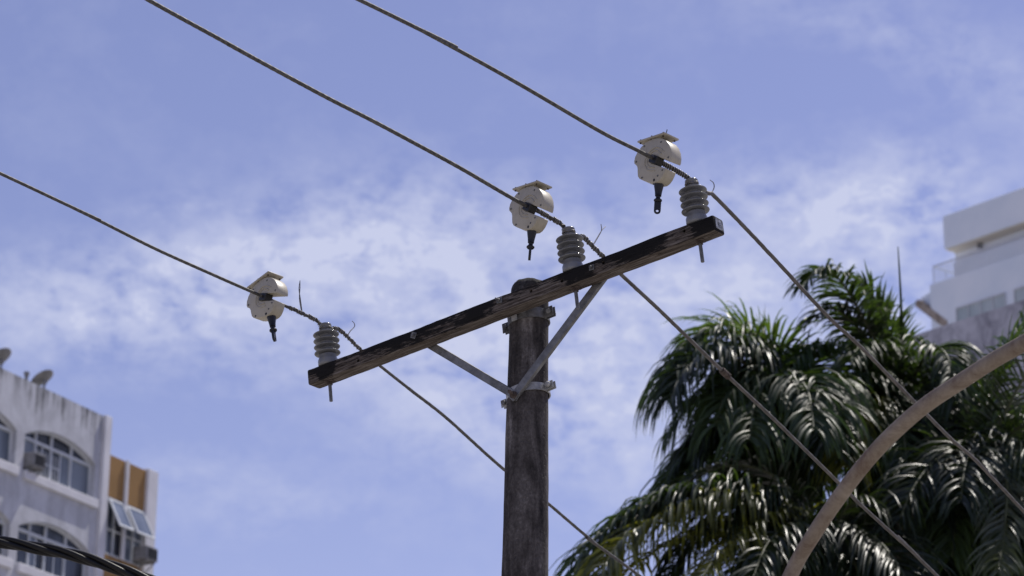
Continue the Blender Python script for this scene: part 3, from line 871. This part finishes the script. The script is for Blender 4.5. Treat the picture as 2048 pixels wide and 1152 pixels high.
dish(88, 762, 0.37, 'grey satellite dish tilted skyward midway along the stained roof edge', math.radians(-74), math.radians(55))
dish(2, 721, 0.40, 'grey satellite dish cut by the left frame edge on the flats', math.radians(-74), math.radians(55))
bm = nb(); c = on_plane(53, 752, K - nL * 0.3, nL); rod(bm, (c.x, c.y, ROOF + 0.004), (c.x, c.y, c.z + 0.02), 0.05, 10); rod(bm, (c.x, c.y, c.z + 0.02), (c.x, c.y, c.z + 0.12), 0.085, 10)
tag(obj('vent_pipe', bm, ACM), 'short capped pipe on the roof edge between the two dishes', 'vent pipe')

# ------------------------------------------------------------------ right: white building with roof terrace
SC = 130 / 75.0
KR = P(1885, 432, 130); aR = math.radians(39)
dR = V((math.sin(aR), -math.cos(aR), 0)); nR = V((-math.cos(aR), -math.sin(aR), 0))
RB = frame(V((KR.x, KR.y, 0)), dR, -nR, V((0, 0, 1)))
def zr(z): return (z - 2.4) * SC + 2.4
WHITE = simple('white_render', (0.70, 0.78, 0.88), (0.80, 0.86, 0.94), 0.45, 0.8, 0, 0.08, 6)
BOUNCE_TINT = simple('bounce_tinted_soffit', (0.74, 0.68, 0.57), (0.78, 0.72, 0.61), 0.8, 0.8)  # warm light bounced off the ground, painted into the soffit colour
tower = thing('white_building', 'pale white building with overhanging roof slab, railed terrace and tiled awning', 'building', RB)
TX = 26.0
bm = nb(); box(bm, (TX / 2, 4.0, zr(27.3) / 2), (TX + 2.0, 8.0, zr(27.3)), None); obj('wall', bm, WHITE, tower, smooth=False)
bm = nb(); box(bm, (TX / 2 + 0.05, 0.72 + 3.0, (zr(27.3) + zr(28.22)) / 2 + 0.001), (TX, 6.0, zr(28.22) - zr(27.3)), None); obj('penthouse', bm, WHITE, tower, smooth=False)
bm = nb(); box(bm, (TX / 2 + 0.0, 3.6, (zr(28.18) + zr(29.16)) / 2 + 0.02), (TX, 7.2, zr(29.16) - zr(28.18) - 0.02), None, 0.02); rf_ = obj('roof_slab', bm, WHITE, tower, smooth=False)
bm = nb(); box(bm, (TX / 2, 0.40, zr(28.18) + 0.002), (TX - 0.10, 0.62, 0.03), None); obj('soffit', bm, BOUNCE_TINT, rf_, smooth=False)
for x in (1.75,): 
    bm = nb(); lathe(bm, [(0.12, 0), (0.12, 0.18), (0.05, 0.24)], M.Translation(V((x, 0.52, zr(28.18) - 0.25))), 14); obj('soffit_lamp', bm, ACM, rf_)
bm = nb()
rod(bm, (-0.76, 0.03, zr(27.81)), (TX, 0.03, zr(27.81)), 0.035, 8); rod(bm, (-0.76, 0.03, zr(27.81)), (-0.76, 7.0, zr(27.81)), 0.035, 8)
x = -0.76
while x < 8:
    rod(bm, (x, 0.03, zr(27.3)), (x, 0.03, zr(27.81)), 0.018, 6); x += 0.16
for y in range(8): rod(bm, (-0.76, y * 0.9 + 0.03, zr(27.3)), (-0.76, y * 0.9 + 0.03, zr(27.81)), 0.03, 6)
RAILM = simple('pale_railing', (0.46, 0.49, 0.54), (0.56, 0.59, 0.64), 2, 0.6)
obj('railing', bm, RAILM, tower, smooth=False)
bm = nb(); box(bm, (4.35, 0.05, zr(27.5)), (7.6, 0.03, 0.44 * SC), None); obj('terrace_wall', bm, WHITE, tower, smooth=False)
for xa, xb in ((0.36, 2.1), (2.42, 4.1), (4.5, 6.2)):
    bm = nb(); X0, X1 = xa * SC, xb * SC; Z0, Z1 = zr(25.75), zr(26.36)
    for z in (Z0, Z1): box(bm, ((X0 + X1) / 2, -0.02, z), (X1 - X0, 0.10, 0.07))
    for i in range(5): box(bm, (X0 + (X1 - X0) * i / 4, -0.02, (Z0 + Z1) / 2), (0.06, 0.09, Z1 - Z0))
    wf = obj('window', bm, RAILM, tower, smooth=False)
    bm = nb(); box(bm, ((X0 + X1) / 2, -0.008, (Z0 + Z1) / 2), (X1 - X0, 0.014, Z1 - Z0)); obj('pane', bm, m_glass('green_grey_glass', (0.34, 0.41, 0.43), (0.46, 0.52, 0.54), 0.5), wf, smooth=False)
# tiled awning hung on the left flank
AWN = simple('brown_roof_tile', (0.20, 0.165, 0.135), (0.40, 0.35, 0.30), 3, 0.8)
bm = nb(); a = V((-1.10 * SC, zr(27.12))); b = V((-0.99, zr(27.2))); c2 = V((-0.99, zr(26.55))); d2 = V((-0.22 , zr(26.03)))
prism(bm, [(-1.10 * SC, zr(27.09)), (-0.99, zr(27.20)), (-0.99, zr(26.56)), (-1.02 * SC, zr(26.92))], 0.3, 3.5, None)
aw = obj('awning', bm, WHITE, tower, smooth=False)
bm = nb()
for i in range(10):
    t = (i + 0.5) / 10; x = -1.08 * SC + (-0.10 + 1.08 * SC) * t; z = zr(26.92) + (zr(26.02) - zr(26.92)) * t
    rod(bm, (x, -0.02, z), (x, 3.3, z + 0.02), 0.21, 8)
obj('awning_tiles', bm, AWN, aw)

# grey wall in front of it
KG = P(1780 + 300 / 2.679, 350 + 803 / 2.679, 84)
GB = frame(V((KG.x, KG.y, 0)), dR, -nR, V((0, 0, 1)))
GT = KG.z
n = N('stained_grey_concrete'); c = n.coord()
f1 = n.noise(n.coord((1, 1, 0.8)), 1.7, 6, 0.7, 0.6); f2 = n.noise(n.coord((1.2, 1.2, 0.25)), 1.5, 5, 0.65)
k = n.math('ADD', n.math('MULTIPLY', f1, 0.6), n.math('MULTIPLY', f2, 0.4))
GREY = n.set(n.ramp(k, [(0.36, (0.12, 0.12, 0.14)), (0.44, (0.30, 0.30, 0.34)), (0.54, (0.46, 0.46, 0.51)), (0.66, (0.56, 0.56, 0.61))]), 0.9, 0, 0.2)
bm = nb(); box(bm, (9.0, 3.0, GT / 2), (22.0, 6.0, GT), GB, 0.0)
tag(obj('concrete_building', bm, GREY, None, smooth=False), 'blotchy grey concrete side of a building between the palms and white building', 'building')

# ------------------------------------------------------------------ palms
LEAF = m_leaf('palm_leaf', (0.018, 0.033, 0.015), (0.040, 0.062, 0.026), (0.12, 0.21, 0.018), 0.28, 0.44)
LEAF_G = m_leaf('fresh_palm_leaf', (0.022, 0.046, 0.015), (0.046, 0.082, 0.023), (0.18, 0.31, 0.015), 0.34, 0.36)
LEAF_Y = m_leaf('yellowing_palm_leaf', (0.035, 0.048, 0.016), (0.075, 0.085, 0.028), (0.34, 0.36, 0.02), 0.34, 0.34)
LEAF_P = m_leaf('pale_palm_leaf', (0.05, 0.065, 0.045), (0.10, 0.115, 0.075), (0.2, 0.25, 0.05), 0.2, 0.36)
LEAF_D = m_leaf('shaded_palm_leaf', (0.010, 0.017, 0.009), (0.019, 0.030, 0.013), (0.07, 0.12, 0.01), 0.15, 0.37)  # darker leaf copy, shade inside the crowns put into its colour
STEMM = simple('palm_rib', (0.05, 0.065, 0.025), (0.10, 0.11, 0.05), 6, 0.5)
TRUNKM = simple('palm_trunk', (0.07, 0.06, 0.05), (0.16, 0.14, 0.12), 5, 0.85, 0, 0.4, 30)
DOWN = V((0, 0, -1))

def frond(name, path, parent, org, mat, L0=0.75, droop=0.30, wid=0.036, spread=60, dens=0.024, lift=0.20, rnd=None, start=0.14, label=None):
    rnd = rnd or random
    dens *= 1.08
    pts = resample(catmull([V(p) for p in path], 8), dens)
    n = len(pts)
    tot = n - 1
    bm = nb()
    rib = [p - org for p in pts[::3]]
    tube(bm, rib, [0.024 * (1 - 0.85 * i / max(1, len(rib) - 1)) + 0.003 for i in range(len(rib))], 6)
    for f in bm.faces: f.material_index = 1
    for i in range(int(n * start), n):
        t = i / tot
        T = (pts[min(i + 1, n - 1)] - pts[max(i - 1, 0)]).normalized()
        S = T.cross(V((0, 0, 1)))
        if S.length < 0.15: S = T.cross(V((0.3, 1, 0)))
        S.normalize(); Nn = S.cross(T).normalized()
        prof = 0.55 + 0.45 * math.sin(PI * min(1, t * 1.25)) if t < 0.8 else 0.96 * (1 - (t - 0.8) / 0.2 * 0.55)
        for sgn in (-1, 1):
            if rnd.random() < 0.06: continue
            L = L0 * 1.08 * prof * rnd.uniform(0.68, 1.12)
            ang = math.radians(spread - 26 * t + rnd.gauss(0, 7))
            d = (S * sgn * math.sin(ang) + T * math.cos(ang) + Nn * (lift + rnd.gauss(0.02, 0.16))).normalized()
            p = pts[i] - org + T * rnd.uniform(-0.4, 0.4) * dens
            segs = 5; prev = None
            dr = droop * rnd.uniform(0.6, 1.25); tw = rnd.gauss(0, 0.42)
            for k in range(segs + 1):
                q = k / segs
                W = d.cross(Nn)
                if W.length < 0.1: W = d.cross(S)
                W.normalize(); Q = W.cross(d).normalized()
                W2 = W * math.cos(tw) + Q * math.sin(tw)
                hw = wid * 0.5 * (0.55 + 0.9 * q if q < 0.35 else max(0.04, 1 - ((q - 0.35) / 0.65) ** 1.6)) 
                mid = p - Q * hw * 0.45
                cur = [bm.verts.new(p + W2 * hw), bm.verts.new(mid), bm.verts.new(p - W2 * hw)]
                if prev:
                    bm.faces.new((prev[0], prev[1], cur[1], cur[0])); bm.faces.new((prev[1], prev[2], cur[2], cur[1]))
                prev = cur
                p = p + d * (L / segs)
                d = (d + DOWN * dr * (0.42 + 0.95 * q)).normalized()
    me = bpy.data.meshes.new(name); bm.to_mesh(me); bm.free()
    me.materials.append(mat); me.materials.append(STEMM)
    for pl in me.polygons: pl.use_smooth = True
    o = bpy.data.objects.new(name, me); link(o, parent)
    if label: o['label'] = label
    return o

def palm(center_px, z, label, fronds, nfill, seed, spear=None, reach=2.6, fill_mats=None, az_range=(0, 360), el_range=(-35, 60)):
    c = P(center_px[0], center_px[1], z)
    base = V((c.x, c.y, 0))
    root = thing('palm_tree', label, 'palm tree', M.Translation(base), 'palms with drooping feather fronds')
    rnd = random.Random(seed)
    bm = nb(); zc = c.z
    lathe(bm, [(0.26, 0), (0.20, 0.6), (0.17, zc * 0.45), (0.19, zc * 0.6), (0.13, zc - 1.2), (0.12, zc - 1.15), (0.13, zc - 0.8), (0.085, zc - 0.1), (0.05, zc + 0.1)], None, 20)
    for q in bm.verts:
        q.co.x += 0.05 * math.sin(q.co.z * 0.7 + seed); 
    obj('trunk', bm, TRUNKM, root, angle=70)
    for f in fronds:
        pts = [P(*q) for q in f['p']]
        kw = {k_: v_ for k_, v_ in f.items() if k_ not in ('p', 'm')}
        frond('frond', pts, root, base, f.get('m', LEAF), rnd=rnd, **kw)
    for i in range(nfill + 6):
        az = math.radians(az_range[0] + (az_range[1] - az_range[0]) * ((i * 0.618) % 1.0)); el = math.radians(el_range[0] + (el_range[1] - el_range[0]) * rnd.random())
        h = V((math.cos(az), math.sin(az), 0)); R_ = reach * rnd.uniform(0.75, 1.1)
        p0 = c + h * 0.05
        pth = [p0]
        d = (h * math.cos(el) + V((0, 0, 1)) * math.sin(el))
        for k in range(5):
            pth.append(pth[-1] + d * (R_ / 5)); d = (d + DOWN * 0.30).normalized()
        ms = fill_mats or [LEAF, LEAF_D]
        frond('frond', pth, root, base, ms[i % len(ms)], L0=rnd.uniform(0.7, 0.95), droop=rnd.uniform(0.45, 0.75), dens=0.018, rnd=rnd)
    if spear:
        a, b = P(*spear[0]), P(*spear[1])
        pts = catmull([c - V((0, 0, 0.2)), a.lerp(c, 0.5) , a, a.lerp(b, 0.5) + V((0.01, 0, 0)), b], 6)
        bm = nb(); tube(bm, [p - base for p in pts], [0.045 - 0.039 * i / (len(pts) - 1) for i in range(len(pts))], 10); obj('spear_leaf', bm, LEAF_G, root, angle=80)
    return root

def F(p, z0, z1, m=None, **k):
    n = len(p)
    d = dict(p=[(x, y, z0 + (z1 - z0) * i / (n - 1)) for i, (x, y) in enumerate(p)], **k)
    if m: d['m'] = m
    return d

palm((1805, 840), 32, 'tallest palm with an upright spear leaf rising beside the white building', [
    F([(1800, 820), (1768, 715), (1722, 628), (1680, 560), (1642, 536), (1606, 570)], 32, 30.6, LEAF, L0=0.62, droop=0.45, dens=0.020, lift=0.05),
    F([(1800, 820), (1772, 740), (1720, 660), (1666, 618), (1620, 640)], 32, 31.2, LEAF_D, L0=0.55, droop=0.55, dens=0.024),
    F([(1802, 820), (1790, 720), (1768, 640), (1742, 584), (1722, 566)], 32, 31.6, LEAF, L0=0.50, droop=0.16, spread=46),
    F([(1806, 820), (1800, 740), (1796, 690), (1806, 650)], 32, 32.4, LEAF, L0=0.42, droop=0.1),
    F([(1800, 820), (1760, 720), (1726, 690), (1700, 720)], 32, 30.2, LEAF, L0=0.6, droop=0.6),
    F([(1800, 830), (1745, 756), (1685, 706), (1625, 692), (1588, 725)], 32, 30.4, LEAF_G, L0=0.72, droop=0.65),
    F([(1800, 835), (1752, 785), (1702, 756), (1650, 776)], 32, 30.2, LEAF, L0=0.8, droop=0.7),
    F([(1808, 830), (1832, 745), (1866, 698), (1896, 716), (1908, 800)], 32, 30.2, LEAF, L0=0.75, droop=0.75),
    F([(1808, 830), (1850, 770), (1890, 740), (1930, 770), (1945, 840)], 32, 30.8, LEAF_D, L0=0.8, droop=0.75),
    F([(1800, 845), (1764, 812), (1722, 812), (1700, 850), (1692, 930)], 32, 29.6, LEAF_Y, L0=0.85, droop=0.6),
    F([(1800, 845), (1770, 820), (1740, 840), (1724, 900)], 32, 30.0, LEAF, L0=0.85, droop=0.7),
    F([(1804, 845), (1790, 815), (1800, 830), (1812, 910), (1810, 980)], 32, 29.4, LEAF, L0=0.8, droop=0.6),
    F([(1808, 845), (1850, 830), (1890, 870), (1905, 960)], 32, 30, LEAF_D, L0=0.85, droop=0.7),
], 16, 3, spear=((1804, 700, 31.9), (1796, 494, 31.5)), reach=2.0, el_range=(-60, 20), fill_mats=[LEAF_D, LEAF, LEAF_D])
palm((1590, 830), 31, 'broad left palm whose glossy fronds droop against the open sky', [
    F([(1588, 820), (1545, 735), (1485, 682), (1432, 664), (1389, 678), (1356, 720), (1338, 770)], 31, 30.2, LEAF, L0=0.95, droop=0.80, dens=0.019, lift=0.1),
    F([(1588, 820), (1545, 745), (1475, 702), (1409, 700), (1356, 735), (1330, 790)], 31, 29.8, LEAF, L0=1.0, droop=1.1, dens=0.024, spread=74),
    F([(1588, 830), (1530, 790), (1452, 775), (1389, 800), (1344, 860)], 31, 30.4, LEAF, L0=0.95, droop=1.0, dens=0.024, spread=70),
    F([(1590, 845), (1520, 845), (1444, 862), (1382, 905), (1326, 965)], 31, 30.0, LEAF, L0=0.9, droop=0.7, dens=0.022, spread=66),
    F([(1588, 820), (1540, 760), (1480, 722), (1421, 712), (1374, 735), (1344, 790)], 31, 29.4, LEAF_D, L0=1.0, droop=0.85, dens=0.021),
    F([(1588, 825), (1550, 730), (1510, 676), (1465, 652), (1424, 652), (1397, 680)], 31, 31.6, LEAF_G, L0=0.72, droop=0.42, lift=0.35, dens=0.021),
    F([(1590, 825), (1572, 740), (1545, 692), (1505, 666), (1470, 664)], 31, 30.8, LEAF_G, L0=0.66, droop=0.4, lift=0.4),
    F([(1592, 825), (1596, 750), (1606, 712), (1636, 696)], 31, 30.6, LEAF, L0=0.6, droop=0.5),
    F([(1590, 830), (1582, 778), (1595, 756), (1618, 790), (1628, 860)], 31, 28.6, LEAF, L0=0.95, droop=0.75),
    F([(1588, 830), (1562, 772), (1530, 766), (1508, 810), (1500, 880)], 31, 28.8, LEAF, L0=1.0, droop=0.8),
    F([(1588, 830), (1550, 780), (1500, 762), (1452, 790), (1432, 850)], 31, 29.2, LEAF, L0=1.0, droop=0.85),
    F([(1592, 830), (1618, 772), (1650, 770), (1680, 830)], 31, 29, LEAF, L0=0.9, droop=0.7),
    F([(1590, 850), (1530, 855), (1456, 880), (1397, 925), (1344, 985), (1322, 1030)], 31, 29.2, LEAF, L0=0.82, droop=0.6, dens=0.021),
    F([(1590, 850), (1540, 830), (1470, 836), (1413, 880), (1374, 950)], 31, 29.8, LEAF_D, L0=0.9, droop=0.7, dens=0.021),
    F([(1590, 840), (1520, 800), (1452, 800), (1405, 850), (1389, 900)], 31, 30.2, LEAF_D, L0=0.95, droop=0.85),
    F([(1590, 850), (1560, 880), (1500, 900), (1444, 950)], 31, 30.2, LEAF_D, L0=0.8, droop=0.7),
], 4, 5, reach=1.45, az_range=(110, 290), el_range=(-65, 10), fill_mats=[LEAF_D, LEAF, LEAF_D])
palm((1660, 1065), 29, 'low front palm with sunlit yellow leaves below the left palm', [
    F([(1650, 1060), (1560, 1000), (1450, 978), (1340, 992), (1240, 1040), (1172, 1105), (1146, 1180)], 29, 27.2, LEAF, L0=0.82, droop=0.65, dens=0.020),
    F([(1650, 1062), (1540, 1015), (1420, 1006), (1320, 1034), (1235, 1090), (1190, 1180)], 29, 26.6, LEAF_Y, L0=0.95, droop=0.85, dens=0.020),
    F([(1650, 1062), (1530, 1000), (1400, 990), (1290, 1020), (1215, 1090)], 29, 27.6, LEAF_D, L0=0.95, droop=0.85, dens=0.020),
    F([(1650, 1062), (1560, 960), (1480, 930), (1400, 950), (1350, 1000)], 29, 28.6, LEAF_D, L0=0.5, droop=0.3, dens=0.036),
    F([(1655, 1065), (1570, 1035), (1490, 1060), (1420, 1130), (1380, 1210)], 29, 26.6, LEAF_Y, L0=0.62, droop=0.5),
    F([(1655, 1068), (1600, 1050), (1540, 1080), (1500, 1170)], 29, 26.8, LEAF_D, L0=0.85, droop=0.7),
    F([(1655, 1065), (1500, 1040), (1390, 1080), (1320, 1180)], 29, 27.6, LEAF_D, L0=1.0, droop=0.85, dens=0.020),
    F([(1650, 1062), (1480, 1050), (1340, 1085), (1260, 1150), (1230, 1220)], 29, 26.4, LEAF_Y, L0=0.55, droop=0.5, dens=0.045),
    F([(1662, 1060), (1700, 1010), (1750, 1010), (1790, 1070)], 29, 28.4, LEAF_D, L0=0.85, droop=0.7),
], 8, 8, reach=1.8, az_range=(130, 400), el_range=(-70, 0), fill_mats=[LEAF_D])
palm((1965, 935), 30, 'right hand palm with one dark straight rib and pale hanging leaflets', [
    F([(1962, 925), (1985, 875), (2015, 815), (2048, 755), (2090, 690), (2130, 650)], 30, 29.4, LEAF_D, L0=0.62, droop=0.15, dens=0.030, wid=0.026, spread=66, start=0.05),
    F([(1968, 925), (1985, 895), (2006, 900), (2014, 980), (2008, 1070), (1996, 1140)], 30, 27.6, LEAF_P, L0=0.66, droop=0.35, dens=0.028),
    F([(1968, 925), (2020, 890), (2070, 900), (2100, 980)], 30, 28.6, LEAF, L0=0.9, droop=0.7),
    F([(1966, 930), (1935, 885), (1905, 900), (1885, 980), (1880, 1050)], 30, 28.8, LEAF_D, L0=0.85, droop=0.65),
    F([(1968, 920), (1985, 800), (2012, 710), (2050, 650), (2090, 620)], 30, 30.8, LEAF_G, L0=0.65, droop=0.4),
    F([(1968, 920), (1965, 820), (1975, 760), (2010, 730)], 30, 30.6, LEAF, L0=0.7, droop=0.5),
    F([(1968, 920), (1950, 830), (1940, 780), (1910, 760)], 30, 31.2, LEAF_D, L0=0.7, droop=0.5),
    F([(1968, 925), (2030, 860), (2090, 850), (2140, 900)], 30, 29.2, LEAF, L0=0.8, droop=0.6),
    F([(1968, 925), (2010, 870), (2050, 860), (2080, 930)], 30, 30.2, LEAF_D, L0=0.8, droop=0.6),
], 18, 13, reach=2.0, az_range=(-170, 60), el_range=(-70, 5), fill_mats=[LEAF_D, LEAF_D, LEAF])

# dark broadleaf tree added to stand in for the deep shade behind the palms
def shade_filler(px, z, label, rx, rz, nl, seed):
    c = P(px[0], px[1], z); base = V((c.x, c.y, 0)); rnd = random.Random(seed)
    root = thing('shade_fill_tree', label, 'tree', M.Translation(base))
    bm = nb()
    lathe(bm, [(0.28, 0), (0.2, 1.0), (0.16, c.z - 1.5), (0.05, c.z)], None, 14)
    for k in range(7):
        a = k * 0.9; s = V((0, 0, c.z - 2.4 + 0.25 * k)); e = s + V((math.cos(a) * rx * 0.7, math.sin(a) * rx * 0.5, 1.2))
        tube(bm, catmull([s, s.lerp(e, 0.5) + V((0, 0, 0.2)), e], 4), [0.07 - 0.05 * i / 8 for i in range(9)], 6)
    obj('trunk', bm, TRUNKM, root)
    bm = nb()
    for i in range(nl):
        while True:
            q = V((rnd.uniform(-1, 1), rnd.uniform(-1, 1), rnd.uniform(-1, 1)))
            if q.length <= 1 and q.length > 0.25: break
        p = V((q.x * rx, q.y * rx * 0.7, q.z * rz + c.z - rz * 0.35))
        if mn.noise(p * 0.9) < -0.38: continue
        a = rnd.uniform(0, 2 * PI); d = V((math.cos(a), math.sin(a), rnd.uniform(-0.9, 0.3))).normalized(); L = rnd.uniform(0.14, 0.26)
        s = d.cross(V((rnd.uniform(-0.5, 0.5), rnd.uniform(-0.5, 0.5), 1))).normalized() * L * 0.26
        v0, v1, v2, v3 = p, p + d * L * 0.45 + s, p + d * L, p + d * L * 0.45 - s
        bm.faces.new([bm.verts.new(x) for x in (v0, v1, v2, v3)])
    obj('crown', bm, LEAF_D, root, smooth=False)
shade_filler((1830, 1120), 34, 'added dark leafy tree standing in for the deep shade behind and below the palms', 2.2, 1.35, 26000, 21)

# ------------------------------------------------------------------ sky with thin broken cloud
SUN_AZ, SUN_EL = math.radians(42), math.radians(60)
wd = bpy.data.worlds.new('World'); sc.world = wd; wd.use_nodes = True
nt = wd.node_tree; bgn = nt.nodes['Background']
def wn(ty, **kw):
    n_ = nt.nodes.new(ty)
    for k_, v_ in kw.items(): setattr(n_, k_, v_)
    return n_
def wl(a, b): nt.links.new(a, b)
def wm(op, a, b=None, c=None, clamp=False):
    n_ = wn('ShaderNodeMath', operation=op, use_clamp=clamp)
    for i, q in enumerate((a, b, c)):
        if q is None: continue
        if isinstance(q, (int, float)): n_.inputs[i].default_value = q
        else: wl(q, n_.inputs[i])
    return n_.outputs[0]
sky = wn('ShaderNodeTexSky', sky_type='NISHITA'); sky.sun_disc = False
sky.sun_elevation = SUN_EL; sky.sun_rotation = SUN_AZ; sky.altitude = 0; sky.air_density = 1.0; sky.dust_density = 0.25; sky.ozone_density = 2.0
tcn = wn('ShaderNodeTexCoord'); D = tcn.outputs['Generated']
sp = wn('ShaderNodeSeparateXYZ'); wl(D, sp.inputs[0])
# project the view direction on a flat cloud deck
dz = wm('MAXIMUM', sp.outputs[2], 0.03)
cmb = wn('ShaderNodeCombineXYZ'); wl(wm('DIVIDE', sp.outputs[0], dz), cmb.inputs[0]); wl(wm('DIVIDE', sp.outputs[1], dz), cmb.inputs[1])
def wnoise(vec, scale, detail, rough, off=(0, 0, 0), st=(1, 1, 1), dist=0.0, rot=0.0):
    mp = wn('ShaderNodeMapping'); wl(vec, mp.inputs[0]); mp.inputs[1].default_value = off; mp.inputs[3].default_value = st; mp.inputs[2].default_value = (0, 0, rot)
    n_ = wn('ShaderNodeTexNoise'); wl(mp.outputs[0], n_.inputs[0]); n_.inputs['Scale'].default_value = scale; n_.inputs['Detail'].default_value = detail
    n_.inputs['Roughness'].default_value = rough; n_.inputs['Distortion'].default_value = dist
    return n_.outputs[0]
def blob(x, y, sx, sy, rot=0.0):
    """soft bank of cloud round one direction of the sky, sizes in radians across / up"""
    c = ray(x, y).normalized(); a = V((c.y, -c.x, 0)).normalized(); b = a.cross(c)
    a2 = a * math.cos(rot) + b * math.sin(rot); b2 = b * math.cos(rot) - a * math.sin(rot)
    def dot(vv):
        n_ = wn('ShaderNodeVectorMath', operation='DOT_PRODUCT'); wl(D, n_.inputs[0]); n_.inputs[1].default_value = vv; return n_.outputs['Value']
    e = wm('ADD', wm('POWER', wm('ABSOLUTE', wm('DIVIDE', dot(a2), sx)), 2.0), wm('POWER', wm('ABSOLUTE', wm('DIVIDE', dot(b2), sy)), 2.0))
    front = wm('GREATER_THAN', dot(c), 0.3)
    return wm('MULTIPLY', wm('EXPONENT', wm('MULTIPLY', e, -1.0)), front)
def add_all(xs):
    r = xs[0]
    for q in xs[1:]: r = wm('ADD', r, q)
    return r
R_ = math.radians
banks = add_all([wm('MULTIPLY', blob(x_, y_, sx_, sy_, R_(r_)), k_) for x_, y_, sx_, sy_, r_, k_ in (
    (760, 470, 0.052, 0.020, 8, 0.75), (560, 530, 0.060, 0.020, 14, 0.60), (90, 590, 0.040, 0.016, 12, 0.55), (330, 560, 0.040, 0.014, 14, 0.35),
    (960, 560, 0.050, 0.030, 0, 0.50), (880, 720, 0.060, 0.024, -6, 0.55), (600, 680, 0.060, 0.018, 0, 0.35), (260, 660, 0.050, 0.016, 8, 0.45),
    (1130, 780, 0.042, 0.032, 0, 0.60), (1260, 830, 0.035, 0.030, 0, 0.50), (900, 880, 0.030, 0.014, 0, 0.30), (1230, 560, 0.035, 0.024, 0, 0.40), (1440, 590, 0.045, 0.026, 0, 0.55), (1560, 400, 0.040, 0.014, -4, 0.50),
    (1800, 420, 0.036, 0.016, -10, 0.95), (1700, 560, 0.045, 0.024, 0, 0.50), (1800, 640, 0.036, 0.018, 0, 0.45), (1880, 320, 0.030, 0.010, -18, 0.25),
    (1960, 150, 0.050, 0.016, -30, 0.28), (1650, 40, 0.050, 0.010, -20, 0.15), (600, 1020, 0.035, 0.010, 6, 0.28), (350, 960, 0.050, 0.012, 12, 0.22), (330, 410, 0.020, 0.005, 8, 0.22))])
n1 = wnoise(D, 30, 9, 0.60, (1.7, 0.4, 2.2), (1, 1, 1.7), 0.35)
n2 = wnoise(D, 95, 6, 0.60, (0.3, 4.0, 1.0), (1, 1, 1.5), 0.3)
n3 = wnoise(D, 11, 4, 0.5, (5.0, 0.0, 1.0), (1, 1, 2.2))
n4 = wnoise(D, 15, 8, 0.62, (2.0, 7.0, 1.0), (1, 1, 1.0), 0.8)
nn_ = wm('ADD', wm('MULTIPLY', n1, 0.60), wm('MULTIPLY', n2, 0.40))
puff = wm('SUBTRACT', nn_, 0.5)
dens = wm('MULTIPLY', banks, wm('ADD', 0.66, wm('MULTIPLY', puff, 5.0)))
dens = wm('ADD', dens, wm('MULTIPLY', puff, 0.35))
dens = wm('ADD', dens, wm('MULTIPLY', wm('SUBTRACT', n3, 0.46), 0.22))
dens = wm('ADD', dens, wm('MULTIPLY', wm('SUBTRACT', n4, 0.50), 0.30))
rp = wn('ShaderNodeValToRGB'); wl(dens, rp.inputs[0])
el = rp.color_ramp.elements; el[0].position = 0.0; el[0].color = (0.0, 0.0, 0.0, 1); el[1].position = 1.5; el[1].color = (0.95, 0.95, 0.95, 1)
for p_, c_ in ((0.25, 0.25), (0.55, 0.52), (0.95, 0.78)):
    e_ = el.new(p_); e_.color = (c_, c_, c_, 1)
rp.color_ramp.interpolation = 'LINEAR'
tint = wn('ShaderNodeMix', data_type='RGBA', blend_type='MULTIPLY'); tint.inputs[0].default_value = 1.0
wl(sky.outputs[0], tint.inputs[6]); tint.inputs[7].default_value = (1.54, 1.18, 1.34, 1)
cl = wn('ShaderNodeMix', data_type='RGBA'); wl(rp.outputs[0], cl.inputs[0]); wl(tint.outputs[2], cl.inputs[6]); cl.inputs[7].default_value = (7.0, 7.45, 9.8, 1)
wl(cl.outputs[2], bgn.inputs[0]); bgn.inputs[1].default_value = 0.085

# ------------------------------------------------------------------ sun
sl = bpy.data.lights.new('sun', 'SUN'); sl.energy = 4.0; sl.angle = math.radians(0.53); sl.color = (1.0, 0.95, 0.87)
so = bpy.data.objects.new('sun', sl); COL.objects.link(so)
sd_ = V((math.sin(SUN_AZ) * math.cos(SUN_EL), math.cos(SUN_AZ) * math.cos(SUN_EL), math.sin(SUN_EL)))
so.rotation_euler = sd_.to_track_quat('Z', 'Y').to_euler(); so.location = (6, 10, 40)

# ------------------------------------------------------------------ camera
cd = bpy.data.cameras.new('camera'); cd.sensor_width = 36.0; cd.lens = FPX / 2048 * 36.0
cd.clip_start = 0.1; cd.clip_end = 3000
cd.dof.use_dof = True; cd.dof.focus_distance = 12.7; cd.dof.aperture_fstop = 4.3
co = bpy.data.objects.new('camera', cd); COL.objects.link(co)
co.matrix_world = frame(CAM, RT, UP, -FW)
sc.camera = co
sc.view_settings.view_transform = 'Standard'; sc.view_settings.look = 'None'; sc.view_settings.gamma = 1; sc.view_settings.exposure = 0
sc.cycles.max_bounces = 8; sc.cycles.transparent_max_bounces = 8
